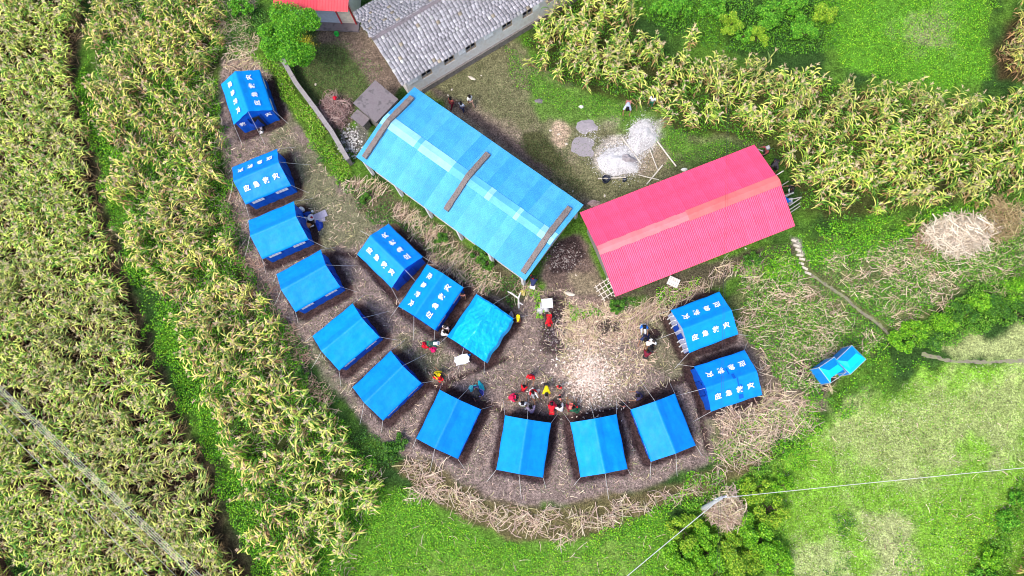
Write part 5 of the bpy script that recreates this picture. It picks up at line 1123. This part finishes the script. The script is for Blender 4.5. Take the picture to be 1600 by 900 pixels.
# ------------------------------------------------------------------ maize
def corn_variant(seed, dry):
    r = random.Random(seed); V, F, C = [], [], []; h = r.uniform(1.75, 2.35); lx, ly = r.uniform(-.2, .2), r.uniform(-.2, .2)
    cen = lambda t: np.array([lx*t*t, ly*t*t, h*t]); st = (.30, .30, .07) if r.random() > dry else (.38, .27, .15)
    parts = {'stalk': [0, 0], 'leaf': [0, 0], 'tassel': [0, 0]}
    for i in range(4):
        c_ = cen(i/3); rd = .02-.004*i
        for j in range(3): V.append(c_+np.array([rd*math.cos(j*2.09), rd*math.sin(j*2.09), 0])); C.append(st)
    for i in range(3):
        for j in range(3): F.append((i*3+j, i*3+(j+1) % 3, i*3+3+(j+1) % 3, i*3+3+j))
    parts['stalk'] = (0, len(V), 0, len(F)); v0, f0 = len(V), len(F); az0 = r.random()*6.28; n = r.randint(9, 12)
    pal = [(.10, .26, .03), (.24, .42, .05), (.46, .60, .08), (.70, .72, .17), (.70, .55, .26), (.50, .30, .11)]
    for k in range(n):
        t = .22+.74*k/n; az = az0+k*math.pi+r.uniform(-.7, .7); L = r.uniform(.5, .82)*(1-.35*(t > .85)); e = R_(r.uniform(35, 65)); droop = r.uniform(1.8, 3.0); p = cen(t).copy(); w_ = r.uniform(.028, .041)
        dryk = (t < .45 and r.random() < .8) or r.random() < dry*.55; col = np.array((pal[r.choice((4, 5, 4))] if t > .45 else (r.choice(((.34, .2, .09), (.46, .30, .14), (.26, .15, .07))))) if dryk else pal[r.choice((0, 0, 1, 1, 2, 2, 3, 3))]); sd = np.array([-math.sin(az), math.cos(az), 0]); prof = (.5, 1, .95, .65, .06); tw = r.uniform(-.5, .5)
        if dryk: L *= .8; droop += .8
        b0 = len(V)
        for i in range(5):
            s2 = sd*math.cos(tw*i/4)+np.array([0, 0, 1])*math.sin(tw*i/4)
            for s in (-1, 1): V.append(p+s2*s*w_*prof[i]); C.append(col*(1+.12*i/4))
            ee = e-droop*(i/4)**1.1; p = p+L/4*np.array([math.cos(az)*math.cos(ee), math.sin(az)*math.cos(ee), math.sin(ee)])
        for i in range(4): F.append((b0+2*i, b0+2*i+2, b0+2*i+3, b0+2*i+1))
    for k in range(r.randint(1, 2)):  # ear in its dry husk
        c_ = cen(.5+.08*k); az = r.random()*6.28; d = np.array([math.cos(az)*.6, math.sin(az)*.6, .8]); b0 = len(V); sd = np.array([-math.sin(az), math.cos(az), 0]); u2 = np.cross(d, sd)
        for q, rd in ((.02, .02), (.12, .045), (.27, .008)):
            for j in range(4): V.append(c_+d*q+(sd*math.cos(j*1.571)+u2*math.sin(j*1.571))*rd); C.append((.55, .48, .25))
        for i in range(2):
            for j in range(4): F.append((b0+i*4+j, b0+i*4+(j+1) % 4, b0+i*4+4+(j+1) % 4, b0+i*4+4+j))
    parts['leaf'] = (v0, len(V), f0, len(F)); v0, f0 = len(V), len(F); top = cen(1.0)
    for k in range(7):
        az = r.random()*6.28; d = np.array([math.cos(az)*.55, math.sin(az)*.55, 1.0 if k else 1.3]); l = r.uniform(.13, .22); sd = np.array([-math.sin(az), math.cos(az), 0])*.011; q = top+d*l*.6; q2 = top+d*l+np.array([math.cos(az), math.sin(az), -.9])*.06; b0 = len(V)
        for p, s in ((top, 1), (q, 1.3), (q2, .8)): V.append(p+sd*s); V.append(p-sd*s); C += [(.64, .50, .34)]*2
        F.append((b0, b0+2, b0+3, b0+1)); F.append((b0+2, b0+4, b0+5, b0+3))
    parts['tassel'] = (v0, len(V), f0, len(F)); return np.array(V), np.array(F), np.array(C), parts
VARS = [corn_variant(100+i, .12+.05*(i % 6)) for i in range(14)]
def cornfield(name, poly, dens, label, clump=0.0, tint=(1, 1, 1), seed=0, size=(.85, 1.12), rag=.6, lean=.12, ind=None):
    x, y = sample(poly, dens*1.0, rag, seed, clump, .5)
    # rough rows: snap part of the way to a ridge direction
    k = clear(x, y, .35); x, y = x[k], y[k]; n = len(x); z = height(x, y); vi = rng.integers(0, len(VARS), n); rot = rng.random(n)*6.283; sc = rng.uniform(size[0], size[1], n)
    dryn = fbm(x*.28, y*.28, 200+seed, 3); keep = np.ones(n, bool); picks = []
    if ind is not None:
        d = ind(x, y); order = np.argsort(d)[:ind.n]; keep[order] = False
        for i in order: picks.append((x[i], y[i], z[i], vi[i], rot[i], sc[i]))
    Vs, Fs, Cs = [], [], []; off = 0
    for v in range(len(VARS)):
        s = np.where((vi == v) & keep)[0]
        if len(s) == 0: continue
        V, F, C, _ = VARS[v]; c, sn = np.cos(rot[s])[:, None], np.sin(rot[s])[:, None]; S = sc[s][:, None]
        lx, ly = rng.normal(0, lean, len(s))[:, None], rng.normal(0, lean, len(s))[:, None]
        vx = (V[:, 0]*c-V[:, 1]*sn)*S+V[:, 2]*S*lx; vy = (V[:, 0]*sn+V[:, 1]*c)*S+V[:, 2]*S*ly; vz = V[:, 2][None]*S+0*vx
        W = np.stack([vx+x[s][:, None], vy+y[s][:, None], vz+z[s][:, None]], -1); t = (.45*sstep((dryn[s]-.45)/.25))[:, None, None]
        col = C[None]*rng.uniform(.65, 1.25, (len(s), 1, 1))*np.array(tint); col = col*(1-t)+(col*.45+np.array((.34, .26, .15))*.55)*t
        Vs.append(W.reshape(-1, 3)); Cs.append(col.reshape(-1, 3)); Fs.append((F[None]+(np.arange(len(s))*len(V))[:, None, None]).reshape(-1, 4)+off); off += len(s)*len(V)
    link(name, npmesh(name, np.concatenate(Vs), np.concatenate(Fs), np.concatenate(Cs), M_leaf), kind='stuff', label=label, cat='maize')
    return picks
def near_camera(n):
    f = lambda x, y: np.hypot(x, y); f.n = n; return f
picks = cornfield('maize_field', CORN_NE, 4.5, 'tall yellow green maize field north-east of the red building', seed=1, rag=1.3, clump=.12, tint=(1.0, 1.02, .9), ind=near_camera(150))
picks += cornfield('maize_field', CORN_M, 3.7, 'thin maize with green weeds below, west of the outer tents', seed=2, clump=.25, tint=(1.1, 1.0, 1.0), ind=near_camera(150))
cornfield('maize_field', CORN_W, 6.2, 'dense drying maize field filling the left of the picture', seed=3, tint=(.96, 1.02, .9), clump=0)
cornfield('maize_field', CORN_SW, 5.0, 'corner of a maize field at the bottom left', seed=4, tint=(1.1, .9, .9), clump=.1)
cornfield('maize_field', CORN_NE2, 4.5, 'corner of a maize field at the top right', seed=5, tint=(1.1, .95, .9))
cornfield('maize_field', CORN_SE, 4.0, 'corner of a maize field at the bottom right', seed=6, tint=(1.1, .95, .9))
def submesh(v, part):
    V, F, C, pr = VARS[v]; a_, b_, f0, f1 = pr[part]; return npmesh(part, V[a_:b_], F[f0:f1]-a_, C[a_:b_], M_leaf)
SUB = [{p: submesh(v, p) for p in ('stalk', 'leaf', 'tassel')} for v in range(len(VARS))]
for x, y, z, v, rot, sc in picks:
    west = x < -5; e = empty('maize_plant', (x, y, z), rot, label='tall maize plant with a pale tassel at the near edge of the western maize' if west else 'tall maize plant with a pale tassel at the near edge of the north-eastern maize', cat='maize plant', group='maize plants at the edge of the western field' if west else 'maize plants at the edge of the north-eastern field')
    e.scale = (sc, sc, sc); e.rotation_euler = (random.gauss(0, .1), random.gauss(0, .1), rot)
    for p, nm in (('stalk', 'stalk'), ('leaf', 'leaves'), ('tassel', 'tassel')): link(nm, SUB[v][p], e)

# ------------------------------------------------------------------ trees and bushes
def crown_pts(c, R, n, sub=18, sq=.8, sd=0):
    r = np.random.default_rng(sd); cl = []
    for _ in range(sub):
        d = r.normal(0, 1, 3); d[2] = abs(d[2])*.9-.15; d /= np.linalg.norm(d); k = r.uniform(.45, .95); cl.append((np.array(c)+d*R*k*np.array([1, 1, sq]), R*r.uniform(.22, .40)))
    m = n//sub; P_ = []; 
    for cc, rr in cl:
        d = r.normal(0, 1, (m, 3)); d /= np.linalg.norm(d, axis=1)[:, None]; P_.append(cc+d*rr*(r.random((m, 1))**.45)*np.array([1, 1, .8]))
    return np.concatenate(P_), cl
def bush(name, px, py, R, h, n, label, cols, colp, seed, cat='bush', trunk=False, size=(.08, .16), group=None, up=None, el=.5):
    x, y, z = at(px, py, up if up is not None else h*.6); e = empty(name, (x, y, z), label=label, cat=cat, group=group); c = (0, 0, h-R*.75)
    if not trunk: c = (0, 0, h*.45)
    pts, cl = crown_pts(c, R, n, 22 if trunk else 14, .85 if trunk else h/R*.6, seed)
    pts[:, 2] = np.maximum(pts[:, 2], .03); o = leaves('crown' if trunk else 'foliage', pts[:, 0], pts[:, 1], pts[:, 2], size, cols, colp, .8, el, jit=.3); o.parent = e
    b = MB()
    if trunk: b.tube([(0, 0, -.1), (.05, .02, h*.25), (.0, .05, h*.5)], [R*.085, R*.065, R*.05], 9, False); b.build('trunk', M_bark, e)
    for i, (cc, rr) in enumerate(cl):
        if i % 2 == 0 or not trunk:
            b = MB(); s = (0, .02, h*.4) if trunk else (0, 0, 0); b.tube([s, tuple((np.array(s)+cc)/2+np.array([0, 0, .05*h])), tuple(cc)], [R*.035, R*.022, R*.008], 5, False); b.build('limb' if trunk else 'stem', M_bark, e)
            if not trunk and i > 8: break
M_bark = mat('bark', (.12, .085, .06), .9, .35, 12, .6, 25)
GT = [(.10, .36, .015), (.17, .48, .02), (.04, .17, .015), (.28, .55, .04)]
bush('leafy_tree', 455, 53, 2.35, 4.7, 34000, 'round bright green tree hiding the corner of the small house', GT, (4, 3, 2, 1), 5, 'tree', True, (.08, .17), up=3.2)
x, y, z = at(480, 70, 3.4); r0 = np.random.default_rng(3); q = r0.normal(0, .28, (420, 3)); o = leaves('flower_cluster', x+q[:, 0], y+q[:, 1], z+3.5+q[:, 2]*.7, (.06, .12), [(.5, .42, .02), (.4, .4, .03)], (1, 1), .8); o['kind'] = 'stuff'; o.parent = [k for k in COL.objects if k.name == 'leafy_tree'][0]; o.location = -o.parent.location
GF = [(.08, .32, .015), (.15, .46, .03), (.025, .12, .01), (.26, .55, .04)]; GO = [(.2, .42, .02), (.3, .5, .03), (.45, .58, .05), (.08, .22, .015)]
for i, (px, py, R, h, pal, lb) in enumerate([
    (1062, 12, 1.05, 1.8, GF, 'round bright bush at the top edge, left of the scrub'), (1032, 14, .6, 1.2, GF, 'small bright bush touching the round bush\'s left side'),
    (1115, 12, .9, 1.6, GF, 'green bush right of the round bush at the top edge'), (1140, 38, .8, 1.5, GO, 'yellow tinged bush just above the maize'),
    (1160, 52, .6, 1.2, GF, 'small bush with yellow leaves at the maize edge'), (1205, 20, 1.0, 1.6, GF, 'leafy bush in the middle of the scrub'),
    (1240, 8, .8, 1.4, GF, 'pale green bush at the top edge, east in the scrub'), (1255, 45, .9, 1.5, GF, 'broad green bush at the lower right of the scrub'),
    (1290, 22, .8, 1.4, GO, 'yellow green bush at the right end of the scrub'), (1185, 55, .7, 1.2, GO, 'low yellow leaved bush in front of the scrub'),
    (375, 12, .8, 1.3, GF, 'green bush at the top edge left of the round tree')]):
    bush('bush', px, py, R*1.1, h, 3800, lb, pal, (3, 3, 2, 2), 40+i, group='bushes at the top of the picture')
k = 0
GS = [(.13, .40, .012), (.22, .52, .02), (.04, .16, .01), (.34, .62, .04)]
for (px, py, R, lb) in [(1070,830,.9,'bush at the north-west of the thicket by the meadow'), (1100,842,.7,'bush just below the stalk heap and pole foot'), (1178,832,.85,'bush in the middle top of the thicket'), (1205,795,.85,'bush at the north-east tip of the thicket'),
    (1065,870,.85,'bush at the left side of the thicket above the bottom edge'), (1105,865,.9,'yellowish bush in the centre of the thicket'), (1150,862,1.0,'pale topped bush in the centre right of the thicket'), (1195,850,1.0,'big bush on the thicket\'s right flank'),
    (1215,885,.9,'bush at the bottom right of the thicket'), (1165,900,.95,'bush at the bottom centre of the thicket'), (1115,905,.9,'bush on the bottom edge, left of centre in the thicket'), (1060,905,.8,'bush at the bottom left of the thicket'), (1180,765,.7,'bush on the bank just north of the thicket'), (1225,760,.6,'small bush right of the wire by the thicket')]:
    bush('bush', px, py, R*1.22, 1.3+.4*random.random(), 5200, lb, GS if k % 3 else GO, (3, 3, 2, 2), 70+k, group='bushes of the thicket by the meadow'); k += 1
for (px, py, R, lb, pal) in [(1405,535,.8,'bush where the two footpaths meet',GS), (1430,515,.9,'bush second from the path in the eastern hedge',GS), (1455,530,.8,'dark low bush on the south side of the eastern hedge',GD), (1475,505,.9,'bush in the middle of the eastern hedge',GS),
    (1505,490,.95,'bush right of the middle in the eastern hedge',GD), (1530,470,.9,'bright bush in the eastern hedge, upper part',GS), (1560,480,.9,'dark bush in the right part of the eastern hedge',GD), (1590,455,1.0,'bush of the eastern hedge at the right edge',GS), (1595,490,.8,'lowest bush of the eastern hedge at the right edge',GD),
    (1545,870,.8,'bush at the bottom right beside the last maize',GS), (1575,815,.7,'bluish bush at the bottom right edge of the meadow',GF), (1592,780,.6,'small bush at the right edge below the wire',GF), (1540,905,.8,'bush on the bottom edge right of the meadow',GF)]:
    bush('bush', px, py, R*.95, .85, 3000, lb, pal, (3, 3, 2, 2), 70+k, group='bushes of the eastern hedge and corner'); k += 1
for (px, py, R, lb) in [(470,585,.5,'low dark green bush behind the outer tents, middle'), (690,372,.5,'dark green shrub beside the school\'s south wall, left'), (745,395,.55,'dark green shrub beside the school\'s south wall, middle'), (760,410,.5,'dark green shrub beside the school\'s south wall, right'), (570,310,.4,'small green shrub at the west corner of the school'), (1175,405,.6,'bushy weed clump south-east of the red building'), (620,690,.6,'leafy bush behind the south-western tent'), (605,705,.5,'lower leafy bush behind the south-western tent'), (965,478,.5,'green bush below the west gable of the red building')]:
    bush('bush', px, py, R, .8, 1700, lb, GD, (3, 3, 2, 2), 70+k, group='bushes about the camp'); k += 1
# bare branch by the inner tents
e = prop('dead_branch', 811, 470, 'bare forked grey branch standing beside the tarpaulin covered tent', 'branch', 0, 0)
for q in ([(0, -.5, .1), (0, 0, .9), (-.45, .3, 1.1), (-.7, .4, 1.2)], [(0, 0, .9), (.15, .35, 1.2)], [(0, -.2, .5), (.3, -.35, .4)]): b = MB(); b.tube(q, [.06]*(len(q)-1)+[.03], 6); b.build('limb', M_plaster, e)

# ------------------------------------------------------------------ utility pole and overhead wires
bx, by = P(1097, 795, -.3); tx, ty = P(1127, 778, 5.6)
e = empty('utility_pole', (bx, by, -.3), label='leaning grey utility pole rising from the stalk heap by the thicket', cat='utility pole')
b = MB(); b.tube([(0, 0, 0), (tx-bx, ty-by, 5.9)], [.14, .09], 10); b.build('shaft', M_grey, e)
b = MB(); b.box((tx-bx, ty-by, 5.75), (.7, .08, .08), .3); b.build('crossarm', M_grey, e)
for s in (-1, 1): b = MB(); b.lathe([(.03, 0), (.05, .04), (.03, .08), (.04, .12), (.001, .14)], (tx-bx+s*.28, ty-by+s*.08, 5.79), 8); b.build('insulator', M_white, e)
M_wire = mat('bright_wire', (.62, .62, .62), .5, .05); M_wired = mat('dark_wire', (.05, .05, .06), .6)
def wire(pts, r, label, m=M_wire, sag=.15, group=None):
    A = Vector(pts[0]); B = Vector(pts[1]); b = MB(); n = 16; b.tube([A.lerp(B, i/n)-A-Vector((0, 0, sag*4*(i/n)*(1-i/n))) for i in range(n+1)], r, 5); b.build('overhead_wire', m, loc=A, label=label, cat='wire', group=group)
T_ = (tx, ty, 5.6); q = P(980, 906, 6.6); v = Vector((q[0]-tx, q[1]-ty)); wire([T_, (tx+v.x*3, ty+v.y*3, 7.0)], .021, 'thick pale wire running from the leaning pole to the bottom edge')
q = P(1610, 731, 7.2); v = Vector((q[0]-tx, q[1]-ty)); wire([T_, (tx+v.x*1.5, ty+v.y*1.5, 8.0)], .016, 'pale wire running from the leaning pole to the right edge', sag=.3)
def longwire(p, q, z, r, lb, m=M_wire, g=None, ext=.5):
    A = np.array(P(*p, z)); B = np.array(P(*q, z)); d = B-A; wire([(*(A-d*ext), z), (*(B+d*ext), z)], r, lb, m, 0.0, g)
for i, lb in enumerate(('uppermost wire of the bundle crossing the left maize field', 'second wire of the bundle crossing the left maize field', 'third wire of the bundle crossing the left maize field', 'lowest wire of the bundle crossing the left maize field')):
    longwire((0, 602+i*4.0), (315-i*5.0, 900), 8.0, .010, lb, g='wires crossing the left maize field')
longwire((38, 700), (232, 900), 7.0, .011, 'thin single wire below the wire bundle', g='wires crossing the left maize field')
longwire((75, 700), (255, 880), 7.2, .008, 'very thin wire between the bundle and the lower single wire', g='wires crossing the left maize field')
longwire((1134, 290), (1126, 660), 7.0, .007, 'dark wire crossing above the red roof and the eastern tents, left of its pair', M_wired, 'dark wires over the red roof', .6)
longwire((1137, 290), (1129, 660), 7.0, .005, 'dark wire crossing above the red roof and the eastern tents, right of its pair', M_wired, 'dark wires over the red roof', .6)
